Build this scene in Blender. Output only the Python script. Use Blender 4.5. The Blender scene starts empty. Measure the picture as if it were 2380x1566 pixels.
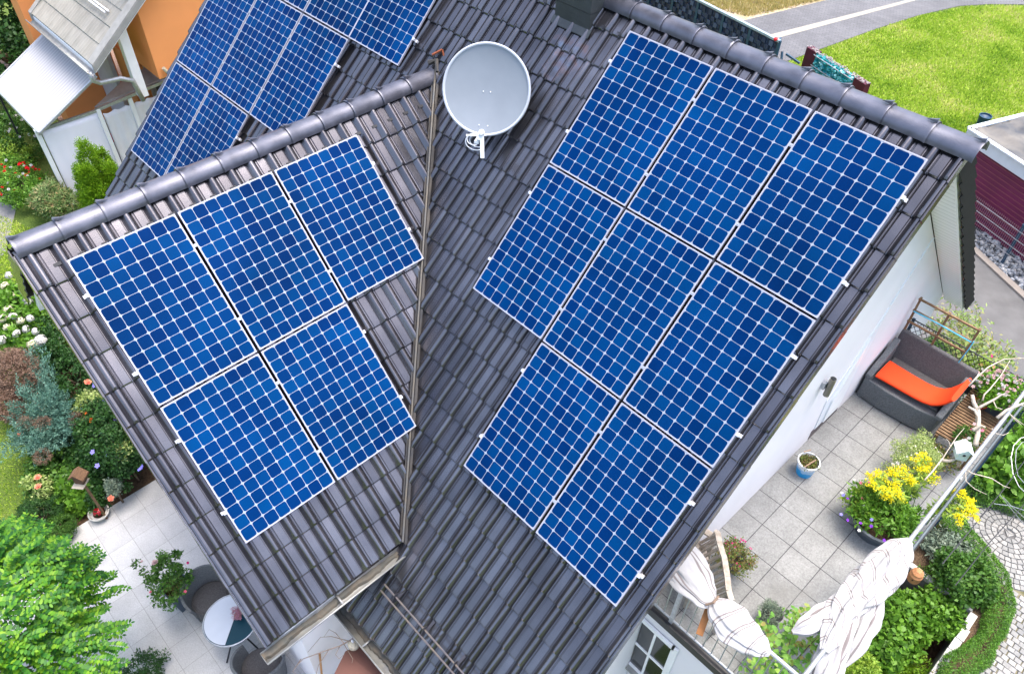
import bpy, math, random
import numpy as np
from mathutils import Vector, Matrix, Euler
random.seed(7); rng=np.random.default_rng(7)
R=math.radians; PI=math.pi
C=bpy.context.scene.collection
sc=bpy.context.scene
# ------------------------------------------------------------------ camera, world, sun, exposure
CAM=Vector((4.87124,-6.38834,11.15255)); CE=(0.77335,-0.01534,0.81222); FP=1805.575
cd=bpy.data.cameras.new('camera'); cam=bpy.data.objects.new('camera',cd); C.objects.link(cam)
cam.location=CAM; cam.rotation_euler=CE; cd.sensor_width=36; cd.lens=36*FP/2380; cd.clip_end=1000; cd.clip_start=.05
sc.camera=cam
w=bpy.data.worlds.new('World'); sc.world=w; w.use_nodes=True
nt=w.node_tree; bg=nt.nodes['Background']; sky=nt.nodes.new('ShaderNodeTexSky'); sky.sky_type='NISHITA'
SUN_EL=R(76); SUN_AZ=Vector((.20,.55))   # horizontal direction towards the sun
SUN_AZ.normalize()
sky.sun_disc=False; sky.sun_elevation=SUN_EL; sky.sun_rotation=math.atan2(SUN_AZ.x,SUN_AZ.y)
sky.air_density=1.0; sky.dust_density=5; sky.ozone_density=1.0
nt.links.new(sky.outputs[0],bg.inputs[0]); bg.inputs[1].default_value=.15
sl=bpy.data.lights.new('sun','SUN'); sl.energy=.65; sl.angle=R(32); sl.color=(1,.96,.9)
so=bpy.data.objects.new('sun',sl); C.objects.link(so)
sd=Vector((SUN_AZ.x*math.cos(SUN_EL),SUN_AZ.y*math.cos(SUN_EL),math.sin(SUN_EL)))
so.rotation_euler=sd.to_track_quat('Z','Y').to_euler(); so.location=(0,0,30)
sc.view_settings.view_transform='Standard'; sc.view_settings.look='None'; sc.view_settings.exposure=1.9; sc.view_settings.gamma=1
# ------------------------------------------------------------------ helpers
RM=Euler(CE,'XYZ').to_matrix()
def ray(x,y): return RM@Vector(((x-1190)/FP,-(y-783)/FP,-1))
def at(x,y,z):
    d=ray(x,y); return CAM+d*((z-CAM.z)/d.z)
def atx(x,y,X):
    d=ray(x,y); return CAM+d*((X-CAM.x)/d.x)
def aty(x,y,Y):
    d=ray(x,y); return CAM+d*((Y-CAM.y)/d.y)
def tag(o,label=None,cat=None,group=None,kind=None):
    if label:o['label']=label
    if cat:o['category']=cat
    if group:o['group']=group
    if kind:o['kind']=kind
    return o
def thing(name,loc,label,cat,group=None,rz=0):
    o=bpy.data.objects.new(name,None); C.objects.link(o); o.location=loc; o.rotation_euler=(0,0,rz)
    o.empty_display_size=.1
    return tag(o,label,cat,group)
def V(*a): return Vector(a)
class MB:
    def __init__(s): s.v=[];s.f=[];s.m=[]
    def add(s,vs,fs,m=0):
        b=len(s.v); s.v+= [tuple(x) for x in vs]; s.f+=[[i+b for i in f] for f in fs]; s.m+=[m]*len(fs); return s
    def box(s,a,b,m=0,rot=None,piv=None):
        x0,y0,z0=[min(p,q) for p,q in zip(a,b)]; x1,y1,z1=[max(p,q) for p,q in zip(a,b)]
        vs=[V(x,y,z) for x in(x0,x1) for y in(y0,y1) for z in(z0,z1)]
        if rot is not None:
            pv=V(*piv) if piv else V(0,0,0); vs=[rot@(q-pv)+pv for q in vs]
        return s.add(vs,[[0,1,3,2],[4,6,7,5],[0,4,5,1],[2,3,7,6],[0,2,6,4],[1,5,7,3]],m)
    def quad(s,*p,m=0): return s.add(p,[list(range(len(p)))],m)
    def slab(s,pts,d,m=0):   # polygon pts extruded by vector d
        n=len(pts); d=Vector(d); a=[Vector(p) for p in pts]; b=[p+d for p in a]
        return s.add(a+b,[list(range(n)),list(range(2*n-1,n-1,-1))]+[[i,i+n,(i+1)%n+n,(i+1)%n] for i in range(n)],m)
    def beam(s,p,q,wd,ht,m=0,up=(0,0,1)):
        p=Vector(p);q=Vector(q); t=(q-p).normalized(); u=Vector(up)
        if abs(t.dot(u))>.98:u=V(1,0,0)
        a=t.cross(u).normalized()*wd/2; b=a.cross(t).normalized()*ht/2
        vs=[p-a-b,p+a-b,p+a+b,p-a+b,q-a-b,q+a-b,q+a+b,q-a+b]
        return s.add(vs,[[3,2,1,0],[4,5,6,7],[0,1,5,4],[1,2,6,5],[2,3,7,6],[3,0,4,7]],m)
    def tube(s,path,r,n=8,m=0,cap=True,closed=False):
        P=[Vector(p) for p in path]; rr=r if isinstance(r,(list,tuple)) else [r]*len(P)
        vs=[];fs=[]; ref=V(0,0,1)
        for i,p in enumerate(P):
            t=(P[min(i+1,len(P)-1)]-P[max(i-1,0)])
            if t.length<1e-9:t=V(0,0,1)
            t.normalize()
            if i==0:
                a=t.cross(ref if abs(t.dot(ref))<.95 else V(1,0,0)).normalized()
            else:
                a=(a-t*a.dot(t))
                a=a.normalized() if a.length>1e-6 else t.cross(V(.3,.5,.8)).normalized()
            b=t.cross(a)
            for k in range(n):
                th=2*PI*k/n; vs.append(p+(a*math.cos(th)+b*math.sin(th))*rr[i])
        for i in range(len(P)-1):
            for k in range(n):
                fs.append([i*n+k,i*n+(k+1)%n,(i+1)*n+(k+1)%n,(i+1)*n+k])
        if cap: fs.append(list(range(n))[::-1]); fs.append([ (len(P)-1)*n+k for k in range(n)])
        return s.add(vs,fs,m)
    def lathe(s,c,prof,n=20,m=0,sx=1,sy=1,mat=None,cap=True):
        vs=[];fs=[]
        for (r,z) in prof:
            for k in range(n):
                v=V(r*sx*math.cos(2*PI*k/n),r*sy*math.sin(2*PI*k/n),z)
                if mat is not None:v=mat@v
                vs.append(Vector(c)+v)
        for i in range(len(prof)-1):
            for k in range(n): fs.append([i*n+k,i*n+(k+1)%n,(i+1)*n+(k+1)%n,(i+1)*n+k])
        if cap and prof[0][0]>1e-5: fs.append(list(range(n))[::-1])
        if cap and prof[-1][0]>1e-5: fs.append([(len(prof)-1)*n+k for k in range(n)])
        return s.add(vs,fs,m)
    def grid(s,P,m=0,closed_u=False):
        nr=len(P);nc=len(P[0]); fs=[]
        for i in range(nr-1):
            for j in range(nc-(0 if closed_u else 1)):
                fs.append([i*nc+j,i*nc+(j+1)%nc,(i+1)*nc+(j+1)%nc,(i+1)*nc+j])
        return s.add([p for r in P for p in r],fs,m)
    def build(s,name,mats,parent=None,smooth=False,bevel=0,solid=0,kind=None,label=None,seg=2):
        me=bpy.data.meshes.new(name); me.from_pydata(s.v,[],s.f); 
        if not isinstance(mats,(list,tuple)):mats=[mats]
        for q in mats: me.materials.append(q)
        me.polygons.foreach_set('material_index',s.m)
        me.validate(); me.update()
        o=bpy.data.objects.new(name,me); C.objects.link(o)
        if parent is not None:
            o.parent=parent; o.matrix_parent_inverse=parent.matrix_world.inverted() if False else Matrix()
            if getattr(parent,'_w',None): pass
        if smooth:
            me.polygons.foreach_set('use_smooth',[True]*len(me.polygons))
            if smooth=='auto':
                try: me.set_sharp_from_angle(angle=R(38))
                except Exception: pass
        if solid:
            md=o.modifiers.new('solid','SOLIDIFY'); md.thickness=solid; md.offset=0
        if bevel:
            md=o.modifiers.new('bevel','BEVEL'); md.width=bevel; md.segments=seg; md.limit_method='ANGLE'; md.angle_limit=R(40)
        if kind:o['kind']=kind
        if label:o['label']=label
        return o
def W2L(par,mb):      # builder in world coordinates -> local coordinates of its thing
    M=(Matrix.Translation(par.location)@par.rotation_euler.to_matrix().to_4x4()).inverted()
    mb.v=[tuple(M@Vector(v)) for v in mb.v]; return mb
def part(mb,name,mats,par,**k): return W2L(par,mb).build(name,mats,par,**k)
def single(mb,name,mats,label,cat,group=None,kind=None,loc=None,**k):
    if loc is not None: mb.v=[(v[0]-loc[0],v[1]-loc[1],v[2]-loc[2]) for v in mb.v]
    o=mb.build(name,mats,None,**k)
    if loc is not None:o.location=loc
    return tag(o,label,cat,group,kind)
def struct(mb,name,mats,**k):
    o=mb.build(name,mats,None,**k); o['kind']='structure'; return o
def dup(root,loc,rz=None,label=None):
    r=root.copy(); C.objects.link(r); r.location=loc
    if rz is not None:r.rotation_euler=(0,0,rz)
    if label:r['label']=label
    for ch in list(root.children):
        c=ch.copy(); C.objects.link(c); c.parent=r
        for g in ch.children:
            d=g.copy(); C.objects.link(d); d.parent=c
    return r
# ------------------------------------------------------------------ materials
def newmat(name):
    m=bpy.data.materials.new(name); m.use_nodes=True; n=m.node_tree; b=n.nodes['Principled BSDF']; return m,n,b
def N(n,t,**k):
    x=n.nodes.new(t)
    for a,v in k.items(): setattr(x,a,v)
    return x
def objco(n):
    return N(n,'ShaderNodeTexCoord').outputs['Object']
def worldco(n): return N(n,'ShaderNodeNewGeometry').outputs['Position']
def mat(name,col,rough=.6,spec=.5,metal=0,var=.12,scale=6,bump=0,bscale=60,col2=None,trans=0,coat=0):
    """noise-varied procedural material"""
    m,n,b=newmat(name)
    b.inputs['Roughness'].default_value=rough; b.inputs['Specular IOR Level'].default_value=spec; b.inputs['Metallic'].default_value=metal
    b.inputs['Coat Weight'].default_value=coat
    co=worldco(n)
    nz=N(n,'ShaderNodeTexNoise'); nz.inputs['Scale'].default_value=scale; nz.inputs['Detail'].default_value=5; n.links.new(co,nz.inputs['Vector'])
    cr=N(n,'ShaderNodeValToRGB'); c=np.array(col); c2=np.array(col2) if col2 is not None else c*(1+var)
    c1=c*(1-var) if col2 is None else c
    cr.color_ramp.elements[0].position=.32; cr.color_ramp.elements[0].color=(*c1,1)
    cr.color_ramp.elements[1].position=.68; cr.color_ramp.elements[1].color=(*np.clip(c2,0,1),1)
    n.links.new(nz.outputs[0],cr.inputs[0]); n.links.new(cr.outputs[0],b.inputs['Base Color'])
    if bump:
        z=N(n,'ShaderNodeTexNoise'); z.inputs['Scale'].default_value=bscale; z.inputs['Detail'].default_value=3; n.links.new(co,z.inputs['Vector'])
        bp=N(n,'ShaderNodeBump'); bp.inputs['Strength'].default_value=bump; bp.inputs['Distance'].default_value=.01
        n.links.new(z.outputs[0],bp.inputs['Height']); n.links.new(bp.outputs[0],b.inputs['Normal'])
    return m
def leafmat(name,cols,trans=.3,rough=.5,scale=5,gain=1):
    m,n,b=newmat(name); b.inputs['Roughness'].default_value=rough; b.inputs['Specular IOR Level'].default_value=.35
    g=N(n,'ShaderNodeNewGeometry'); nz=N(n,'ShaderNodeTexNoise'); nz.inputs['Scale'].default_value=scale; nz.inputs['Detail'].default_value=2
    n.links.new(g.outputs['Position'],nz.inputs['Vector'])
    mx=N(n,'ShaderNodeMath',operation='MULTIPLY_ADD'); mx.inputs[1].default_value=.55; n.links.new(g.outputs['Random Per Island'],mx.inputs[0])
    m2=N(n,'ShaderNodeMath',operation='MULTIPLY_ADD'); m2.inputs[1].default_value=.45*gain; m2.inputs[2].default_value=.225*(1-gain); n.links.new(nz.outputs[0],m2.inputs[0]); n.links.new(m2.outputs[0],mx.inputs[2])
    cr=N(n,'ShaderNodeValToRGB'); e=cr.color_ramp.elements
    while len(e)<len(cols): e.new(.5)
    for i,c in enumerate(cols): e[i].position=.12+.76*i/(len(cols)-1); e[i].color=(*c,1)
    n.links.new(mx.outputs[0],cr.inputs[0]); n.links.new(cr.outputs[0],b.inputs['Base Color'])
    tr=N(n,'ShaderNodeBsdfTranslucent'); n.links.new(cr.outputs[0],tr.inputs[0])
    ms=N(n,'ShaderNodeMixShader'); ms.inputs[0].default_value=trans
    n.links.new(b.outputs[0],ms.inputs[1]); n.links.new(tr.outputs[0],ms.inputs[2]); n.links.new(ms.outputs[0],n.nodes['Material Output'].inputs[0])
    return m
def islandmat(name,cols,rough=.4,spec=.5,bump=.15,bscale=90,noise=.25,nscale=3,coat=0,metal=0,stain=None):
    m,n,b=newmat(name); b.inputs['Metallic'].default_value=metal; b.inputs['Roughness'].default_value=rough; b.inputs['Specular IOR Level'].default_value=spec; b.inputs['Coat Weight'].default_value=coat
    g=N(n,'ShaderNodeNewGeometry'); nz=N(n,'ShaderNodeTexNoise'); nz.inputs['Scale'].default_value=nscale; nz.inputs['Detail'].default_value=6
    n.links.new(g.outputs['Position'],nz.inputs['Vector'])
    cr=N(n,'ShaderNodeValToRGB'); e=cr.color_ramp.elements
    while len(e)<len(cols): e.new(.5)
    for i,c in enumerate(cols): e[i].position=i/(len(cols)-1); e[i].color=(*c,1)
    n.links.new(g.outputs['Random Per Island'],cr.inputs[0])
    mr=N(n,'ShaderNodeMapRange'); mr.inputs[1].default_value=.3; mr.inputs[2].default_value=.7; mr.inputs[3].default_value=1-noise; mr.inputs[4].default_value=1+noise
    n.links.new(nz.outputs[0],mr.inputs[0])
    vm=N(n,'ShaderNodeVectorMath',operation='SCALE'); n.links.new(cr.outputs[0],vm.inputs[0]); n.links.new(mr.outputs[0],vm.inputs['Scale'])
    out=vm.outputs[0]
    if stain:
        ds=N(n,'ShaderNodeVectorMath',operation='DISTANCE'); ds.inputs[1].default_value=stain[0]; n.links.new(g.outputs['Position'],ds.inputs[0])
        m5=N(n,'ShaderNodeMapRange'); m5.inputs[1].default_value=stain[1]; m5.inputs[2].default_value=stain[1]*.3; m5.inputs[3].default_value=0; m5.inputs[4].default_value=.55; n.links.new(ds.outputs['Value'],m5.inputs[0])
        n5=N(n,'ShaderNodeTexNoise'); n5.inputs['Scale'].default_value=9; n5.inputs['Detail'].default_value=6; n.links.new(g.outputs['Position'],n5.inputs['Vector'])
        a5=N(n,'ShaderNodeMath',operation='ADD'); n.links.new(m5.outputs[0],a5.inputs[0]); n.links.new(n5.outputs[0],a5.inputs[1])
        r5=N(n,'ShaderNodeMapRange'); r5.inputs[1].default_value=.88; r5.inputs[2].default_value=1.15; r5.inputs[4].default_value=.8; n.links.new(a5.outputs[0],r5.inputs[0])
        c5=N(n,'ShaderNodeValToRGB'); c5.color_ramp.elements[0].position=.4; c5.color_ramp.elements[0].color=(.20,.22,.27,1); c5.color_ramp.elements[1].position=.62; c5.color_ramp.elements[1].color=(.24,.15,.13,1); n.links.new(n5.outputs['Color'],c5.inputs[0])
        x5=N(n,'ShaderNodeMix',data_type='RGBA'); n.links.new(r5.outputs[0],x5.inputs[0]); n.links.new(out,x5.inputs[6]); n.links.new(c5.outputs[0],x5.inputs[7]); out=x5.outputs[2]
    n.links.new(out,b.inputs['Base Color'])
    z=N(n,'ShaderNodeTexNoise'); z.inputs['Scale'].default_value=bscale; n.links.new(g.outputs['Position'],z.inputs['Vector'])
    bp=N(n,'ShaderNodeBump'); bp.inputs['Strength'].default_value=bump; bp.inputs['Distance'].default_value=.01
    n.links.new(z.outputs[0],bp.inputs['Height']); n.links.new(bp.outputs[0],b.inputs['Normal'])
    # roughness varies with dirt
    m3=N(n,'ShaderNodeMapRange'); m3.inputs[1].default_value=.3; m3.inputs[2].default_value=.75; m3.inputs[3].default_value=rough*.85; m3.inputs[4].default_value=rough*1.25
    n.links.new(nz.outputs[0],m3.inputs[0]); n.links.new(m3.outputs[0],b.inputs['Roughness'])
    return m
def pavemat(name,cols,joint,ox,oy,pw,ph,mortar,off=0,rough=.75,nscale=1.6,stain=None,grain=.14,rot=0,freq=2):
    """slabs with joints laid out in world coordinates"""
    m,n,b=newmat(name); b.inputs['Roughness'].default_value=rough; b.inputs['Specular IOR Level'].default_value=.3
    p=worldco(n); mp=N(n,'ShaderNodeMapping'); mp.vector_type='TEXTURE'; mp.inputs['Location'].default_value=(ox,oy,0); mp.inputs['Rotation'].default_value=(0,0,rot)
    n.links.new(p,mp.inputs[0])
    br=N(n,'ShaderNodeTexBrick'); br.offset=off; br.squash=1; br.offset_frequency=freq
    br.inputs['Color1'].default_value=(*cols[0],1); br.inputs['Color2'].default_value=(*cols[1],1); br.inputs['Mortar'].default_value=(*joint,1)
    br.inputs['Scale'].default_value=1; br.inputs['Mortar Size'].default_value=mortar; br.inputs['Mortar Smooth'].default_value=.1
    br.inputs['Brick Width'].default_value=pw; br.inputs['Row Height'].default_value=ph
    n.links.new(mp.outputs[0],br.inputs[0])
    nz=N(n,'ShaderNodeTexNoise'); nz.inputs['Scale'].default_value=nscale; nz.inputs['Detail'].default_value=8; nz.inputs['Roughness'].default_value=.6; n.links.new(p,nz.inputs['Vector'])
    n2=N(n,'ShaderNodeTexNoise'); n2.inputs['Scale'].default_value=55; n2.inputs['Detail'].default_value=3; n.links.new(p,n2.inputs['Vector'])
    mr=N(n,'ShaderNodeMapRange'); mr.inputs[1].default_value=.3; mr.inputs[2].default_value=.7; mr.inputs[3].default_value=.8; mr.inputs[4].default_value=1.15
    n.links.new(nz.outputs[0],mr.inputs[0])
    mr2=N(n,'ShaderNodeMapRange'); mr2.inputs[1].default_value=.3; mr2.inputs[2].default_value=.7; mr2.inputs[3].default_value=1-grain; mr2.inputs[4].default_value=1+grain
    n.links.new(n2.outputs[0],mr2.inputs[0])
    mu=N(n,'ShaderNodeMath',operation='MULTIPLY'); n.links.new(mr.outputs[0],mu.inputs[0]); n.links.new(mr2.outputs[0],mu.inputs[1])
    vm=N(n,'ShaderNodeVectorMath',operation='SCALE'); n.links.new(br.outputs[0],vm.inputs[0]); n.links.new(mu.outputs[0],vm.inputs['Scale'])
    out=vm.outputs[0]
    if stain:
        n3=N(n,'ShaderNodeTexNoise'); n3.inputs['Scale'].default_value=stain[1]; n3.inputs['Detail'].default_value=6; n.links.new(p,n3.inputs['Vector'])
        r3=N(n,'ShaderNodeMapRange'); r3.inputs[1].default_value=stain[2]; r3.inputs[2].default_value=stain[2]+.12; r3.inputs[4].default_value=stain[3]; n.links.new(n3.outputs[0],r3.inputs[0])
        mi=N(n,'ShaderNodeMix',data_type='RGBA'); n.links.new(r3.outputs[0],mi.inputs[0]); n.links.new(out,mi.inputs[6]); mi.inputs[7].default_value=(*stain[0],1); out=mi.outputs[2]
    n.links.new(out,b.inputs['Base Color'])
    bp=N(n,'ShaderNodeBump'); bp.inputs['Strength'].default_value=.5; bp.inputs['Distance'].default_value=.006; bp.invert=True
    n.links.new(br.outputs['Fac'],bp.inputs['Height']); n.links.new(bp.outputs[0],b.inputs['Normal'])
    return m
def stripemat(name,c1,c2,axis,scale,duty=.5,rough=.6,sharp=.1,spec=.4,off=0):
    """stripes across one axis of the object"""
    m,n,b=newmat(name); b.inputs['Roughness'].default_value=rough; b.inputs['Specular IOR Level'].default_value=spec
    s=N(n,'ShaderNodeSeparateXYZ'); n.links.new(objco(n),s.inputs[0])
    a=N(n,'ShaderNodeMath',operation='MULTIPLY_ADD'); a.inputs[1].default_value=scale; a.inputs[2].default_value=off; n.links.new(s.outputs[axis],a.inputs[0])
    f=N(n,'ShaderNodeMath',operation='FRACT'); n.links.new(a.outputs[0],f.inputs[0])
    r=N(n,'ShaderNodeMapRange'); r.inputs[1].default_value=duty-sharp; r.inputs[2].default_value=duty+sharp; n.links.new(f.outputs[0],r.inputs[0])
    mi=N(n,'ShaderNodeMix',data_type='RGBA'); n.links.new(r.outputs[0],mi.inputs[0]); mi.inputs[6].default_value=(*c1,1); mi.inputs[7].default_value=(*c2,1)
    n.links.new(mi.outputs[2],b.inputs['Base Color'])
    return m
M={}
M['tile']=islandmat('roof_tile_glaze',[(.110,.106,.116),(.134,.130,.141),(.160,.155,.166)],rough=.2,spec=.6,bump=.10,bscale=120,noise=.22,nscale=2.2,metal=.88,stain=((-.62,-.28,7.18),.55))
M['ridge']=islandmat('ridge_tile_glaze',[(.10,.105,.135),(.13,.135,.165)],rough=.4,metal=.6,spec=.6,bump=.15,bscale=100,noise=.25,nscale=6)
M['under']=mat('roof_underlay_black',(.012,.012,.014),.8,.2)
M['white_wall']=mat('white_render',(.76,.74,.765),.85,.2,var=.03,scale=1.5,bump=.3,bscale=180)
M['gutter']=mat('weathered_zinc_gutter',(.24,.25,.26),.5,.5,metal=.5,var=.3,scale=9,col2=(.36,.36,.33))
M['gut_in']=mat('gutter_mud_and_moss',(.075,.08,.075),.9,.1,scale=9,col2=(.115,.10,.08))
M['lead']=mat('valley_flashing',(.034,.036,.040),.55,.5,metal=.3,scale=4,col2=(.060,.053,.045),bump=.3,bscale=30)
M['cell']=islandmat('solar_cell_blue',[(.0,.016,.082),(.0,.024,.104),(.0,.033,.125)],rough=.22,spec=.03,bump=0,noise=.32,nscale=.8)
M['back']=mat('panel_backsheet_white',(.26,.30,.38),.35,.5,var=.02)
M['alu']=mat('panel_frame_aluminium',(.38,.38,.44),.4,.5,metal=.25,var=.03)
M['clamp']=mat('bare_aluminium_clamp',(.8,.8,.82),.3,.6,metal=.5,var=.05)
M['rail']=mat('dark_mounting_rail',(.05,.05,.06),.4,.5,metal=.5)
M['black']=mat('black_plastic',(.015,.016,.02),.45,.5)
M['slate']=mat('chimney_slate_cladding',(.036,.042,.045),.5,.5,var=.25,scale=4,bump=.3,bscale=40)
M['dish']=mat('dish_paint_blue_grey',(.23,.26,.295),.8,.25,var=.035,scale=5)
M['dishrim']=mat('dish_rim_pale_grey',(.45,.48,.53),.4,.5,var=.02)
M['plastic_w']=mat('pale_plastic',(.66,.68,.70),.4,.5,var=.05,scale=20)
M['rust']=mat('rusty_iron',(.25,.07,.03),.8,.2,scale=30,col2=(.12,.04,.02))
M['grey_metal']=mat('galvanised_rail',(.42,.44,.47),.4,.6,metal=.6,var=.15,scale=20)
M['snow']=mat('weathered_snow_guard_rail',(.10,.095,.11),.5,.5,metal=.4,scale=12,col2=(.15,.125,.10))
M['white_paint']=mat('white_paint',(.82,.83,.84),.4,.4,var=.03)
M['glass_dark']=mat('dark_window_glass',(.020,.022,.024),.08,.6,var=.3,scale=3)
M['slat_wall']=M['white_wall']
M['soil']=mat('dark_soil',(.045,.028,.018),.95,.1,scale=25,col2=(.10,.065,.04),bump=1,bscale=60)
# ------------------------------------------------------------------ ground and paths
def grassmat(name,cols,scale=.8):
    m,n,b=newmat(name); b.inputs['Roughness'].default_value=.85; b.inputs['Specular IOR Level'].default_value=.15
    p=worldco(n); a=N(n,'ShaderNodeTexNoise'); a.inputs['Scale'].default_value=scale; a.inputs['Detail'].default_value=7; a.inputs['Roughness'].default_value=.62; n.links.new(p,a.inputs['Vector'])
    c=N(n,'ShaderNodeTexNoise'); c.inputs['Scale'].default_value=26; c.inputs['Detail'].default_value=4; n.links.new(p,c.inputs['Vector'])
    mx=N(n,'ShaderNodeMath',operation='MULTIPLY_ADD'); mx.inputs[1].default_value=.55; n.links.new(a.outputs[0],mx.inputs[0])
    m2=N(n,'ShaderNodeMath',operation='MULTIPLY'); m2.inputs[1].default_value=.45; n.links.new(c.outputs[0],m2.inputs[0]); n.links.new(m2.outputs[0],mx.inputs[2])
    cr=N(n,'ShaderNodeValToRGB'); e=cr.color_ramp.elements
    while len(e)<len(cols): e.new(.5)
    for i,cc in enumerate(cols): e[i].position=.34+.32*i/(len(cols)-1); e[i].color=(*cc,1)
    n.links.new(mx.outputs[0],cr.inputs[0]); n.links.new(cr.outputs[0],b.inputs['Base Color'])
    bp=N(n,'ShaderNodeBump'); bp.inputs['Strength'].default_value=.8; bp.inputs['Distance'].default_value=.03; n.links.new(c.outputs[0],bp.inputs['Height']); n.links.new(bp.outputs[0],b.inputs['Normal'])
    return m
M['grass']=grassmat('lawn_grass',[(.040,.070,.013),(.07,.115,.022),(.105,.15,.03),(.16,.17,.06)])
WX0,WX1,WY0,WY1=4.88,5.97,-4.2,2.33      # sunken well beside the basement
g=MB()
B=200
for a,b_,c,d in ((-B,-B,WX0,B),(WX1,-B,B,B),(WX0,-B,WX1,WY0),(WX0,WY1,WX1,B)):
    g.quad((a,b_,0),(c,b_,0),(c,d,0),(a,d,0))
struct(g,'ground',M['grass'])
g=MB(); g.quad((WX0,WY0,-.7),(WX1,WY0,-.7),(WX1,WY1,-.7),(WX0,WY1,-.7)); struct(g,'sunken_ground',M['soil'])
def sheet(name,pts,z,m,thick=.0):
    s=MB(); P=[V(p[0],p[1],z) for p in pts]
    if thick: s.slab([p-V(0,0,thick) for p in P],(0,0,thick))
    else: s.quad(*P)
    return struct(s,name,m)
def px(*pts,z=0): return [at(x,y,z) for x,y in pts]
G0=at(464.75,1461.1,0)     # joint crossing of the left paving
M['patioL']=pavemat('concrete_patio_slabs',[(.46,.46,.46),(.51,.51,.505)],(.30,.295,.285),-2.106,-6.674,.405,.39,.0032,stain=((.30,.29,.275),.8,.58,.6),nscale=1.3,grain=.12)
M['patioR']=pavemat('grey_terrace_slabs',[(.215,.22,.215),(.245,.25,.244)],(.045,.042,.048),at(2031.4,1052.1,2.7).x,at(2031.4,1052.1,2.7).y,.405,.405,.0045,nscale=2.2,grain=.2,stain=((.17,.17,.16),1.2,.60,.6))
sheet('patio',[(-4.53,-30),(4.5,-30),(4.5,-4),(.45,-4),(.45,-5.4),(-4.53,-5.38)],.02,M['patioL'],.02)
bedL=[(-4.53,-7.75),(-4.53,-5.38),(-3.0,-5.38),(-3.0,-3.5),(-8.5,-2),(-9.3,-5.2),(-7.6,-6.2),(-6.3,-6.0),(-5.4,-7.0),(-5.0,-7.9)]
sheet('planting_bed',bedL,.008,M['soil'])
M['paver']=pavemat('grey_concrete_pavers',[(.115,.117,.125),(.14,.142,.15)],(.075,.075,.08),0,0,.2,.1,.006,off=.5,nscale=.6,grain=.1,rot=R(25))
M['line']=mat('cream_paver_strip',(.30,.285,.245),.8,.2,var=.08,scale=8)
M['sand']=grassmat('dry_gravel_and_grass',[(.32,.26,.19),(.40,.35,.29),(.40,.32,.20),(.22,.24,.07)],1.2)
road_up=px((1600,80),(1739,46),(1926,0)); far_up=at(1926,0,0)+(at(1926,0,0)-at(1739,46,0)).normalized()*60
road_lo=px((1700,190),(1838,140),(2025,72),(2130,38),(2230,15),(2300,11),(2380,12))
sheet('road',[p for p in road_up]+[far_up,far_up+V(60,-5,0)]+[road_lo[-1]+V(40,3,0)]+road_lo[::-1],.012,M['paver'])
a=px((1700,104),(1790,82),(2114,0)); b_=px((2137,0),(1815,88),(1700,118)); e=(a[2]-a[1]).normalized()*40
sheet('road_strip',[a[0],a[1],a[2],a[2]+e,b_[0]+e,b_[0],b_[1],b_[2]],.016,M['line'])
sheet('gravel_verge',[road_up[0],road_up[1],road_up[2],far_up,far_up+V(-14,4,0),at(1570,0,0)+V(-8,14,0),at(1570,0,0)+V(-6,0,0)],.006,M['sand'])
# driveway, kerb, stone bed near the shed
M['conc']=mat('grey_driveway_concrete',(.125,.125,.125),.85,.2,var=.12,scale=3,bump=.4,bscale=150)
k0=at(2262,590,0); k1=at(2380,700,0); kd=(k1-k0).normalized(); kn=V(-kd.y,kd.x,0)
sheet('driveway',[k0-kd*6,k1+kd*8,V(14,3.5,0),V(4.7,3.55,0),V(2.8,3.0,0),V(2.0,5,0),V(-2,7,0)],.008,M['conc'])
s=MB(); s.slab([k0-kd*6+V(0,0,.0),k1+kd*8,k1+kd*8+kn*.16,k0-kd*6+kn*.16],(0,0,.06)); struct(s,'kerb',mat('beige_kerb_stone',(.27,.24,.21),.8,.2,var=.1))
# rocks
def rockmesh(pts,r0,r1,seed=0,flat=.7):
    rn=random.Random(seed); s=MB()
    base=[V(0,0,1),V(.9,0,.2),V(.28,.86,.2),V(-.73,.53,.2),V(-.73,-.53,.2),V(.28,-.86,.2),V(.6,.45,-.6),V(-.25,.7,-.6),V(-.75,0,-.6),V(-.25,-.7,-.6),V(.6,-.45,-.6)]
    fs=[[0,1,2],[0,2,3],[0,3,4],[0,4,5],[0,5,1],[1,6,2],[2,7,3],[3,8,4],[4,9,5],[5,10,1],[1,10,6],[2,6,7],[3,7,8],[4,8,9],[5,9,10]]
    for p in pts:
        r=rn.uniform(r0,r1); q=Euler((rn.uniform(-.5,.5),rn.uniform(-.5,.5),rn.uniform(0,6.3))).to_matrix(); sx,sy=rn.uniform(.7,1.3),rn.uniform(.7,1.3)
        s.add([q@V(v.x*r*sx*rn.uniform(.85,1.15),v.y*r*sy*rn.uniform(.85,1.15),v.z*r*flat)+Vector(p) for v in base],fs)
    return s
M['pebble']=islandmat('grey_river_pebbles',[(.10,.11,.12),(.22,.24,.26),(.36,.38,.40),(.50,.49,.46)],rough=.5,spec=.5,bump=.3,bscale=60,noise=.15)
pp=[]
for i in range(1500):
    u=random.uniform(-.6,4.5); v=random.uniform(.2,1.15); q=k0+kd*u+kn*v; pp.append((q.x,q.y,random.uniform(.0,.05)))
sheet('stone_bed_base',[k0-kd*1+kn*.16,k1+kd*6+kn*.16,k1+kd*6+kn*1.4,k0-kd*1+kn*1.4],.007,mat('dark_bed_base',(.06,.06,.06),.9))
tag(rockmesh(pp,.03,.062,3).build('pebbles',M['pebble'],smooth=True),kind='stuff',label='bed of grey rounded pebbles along the maroon shed',cat='pebbles')
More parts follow.
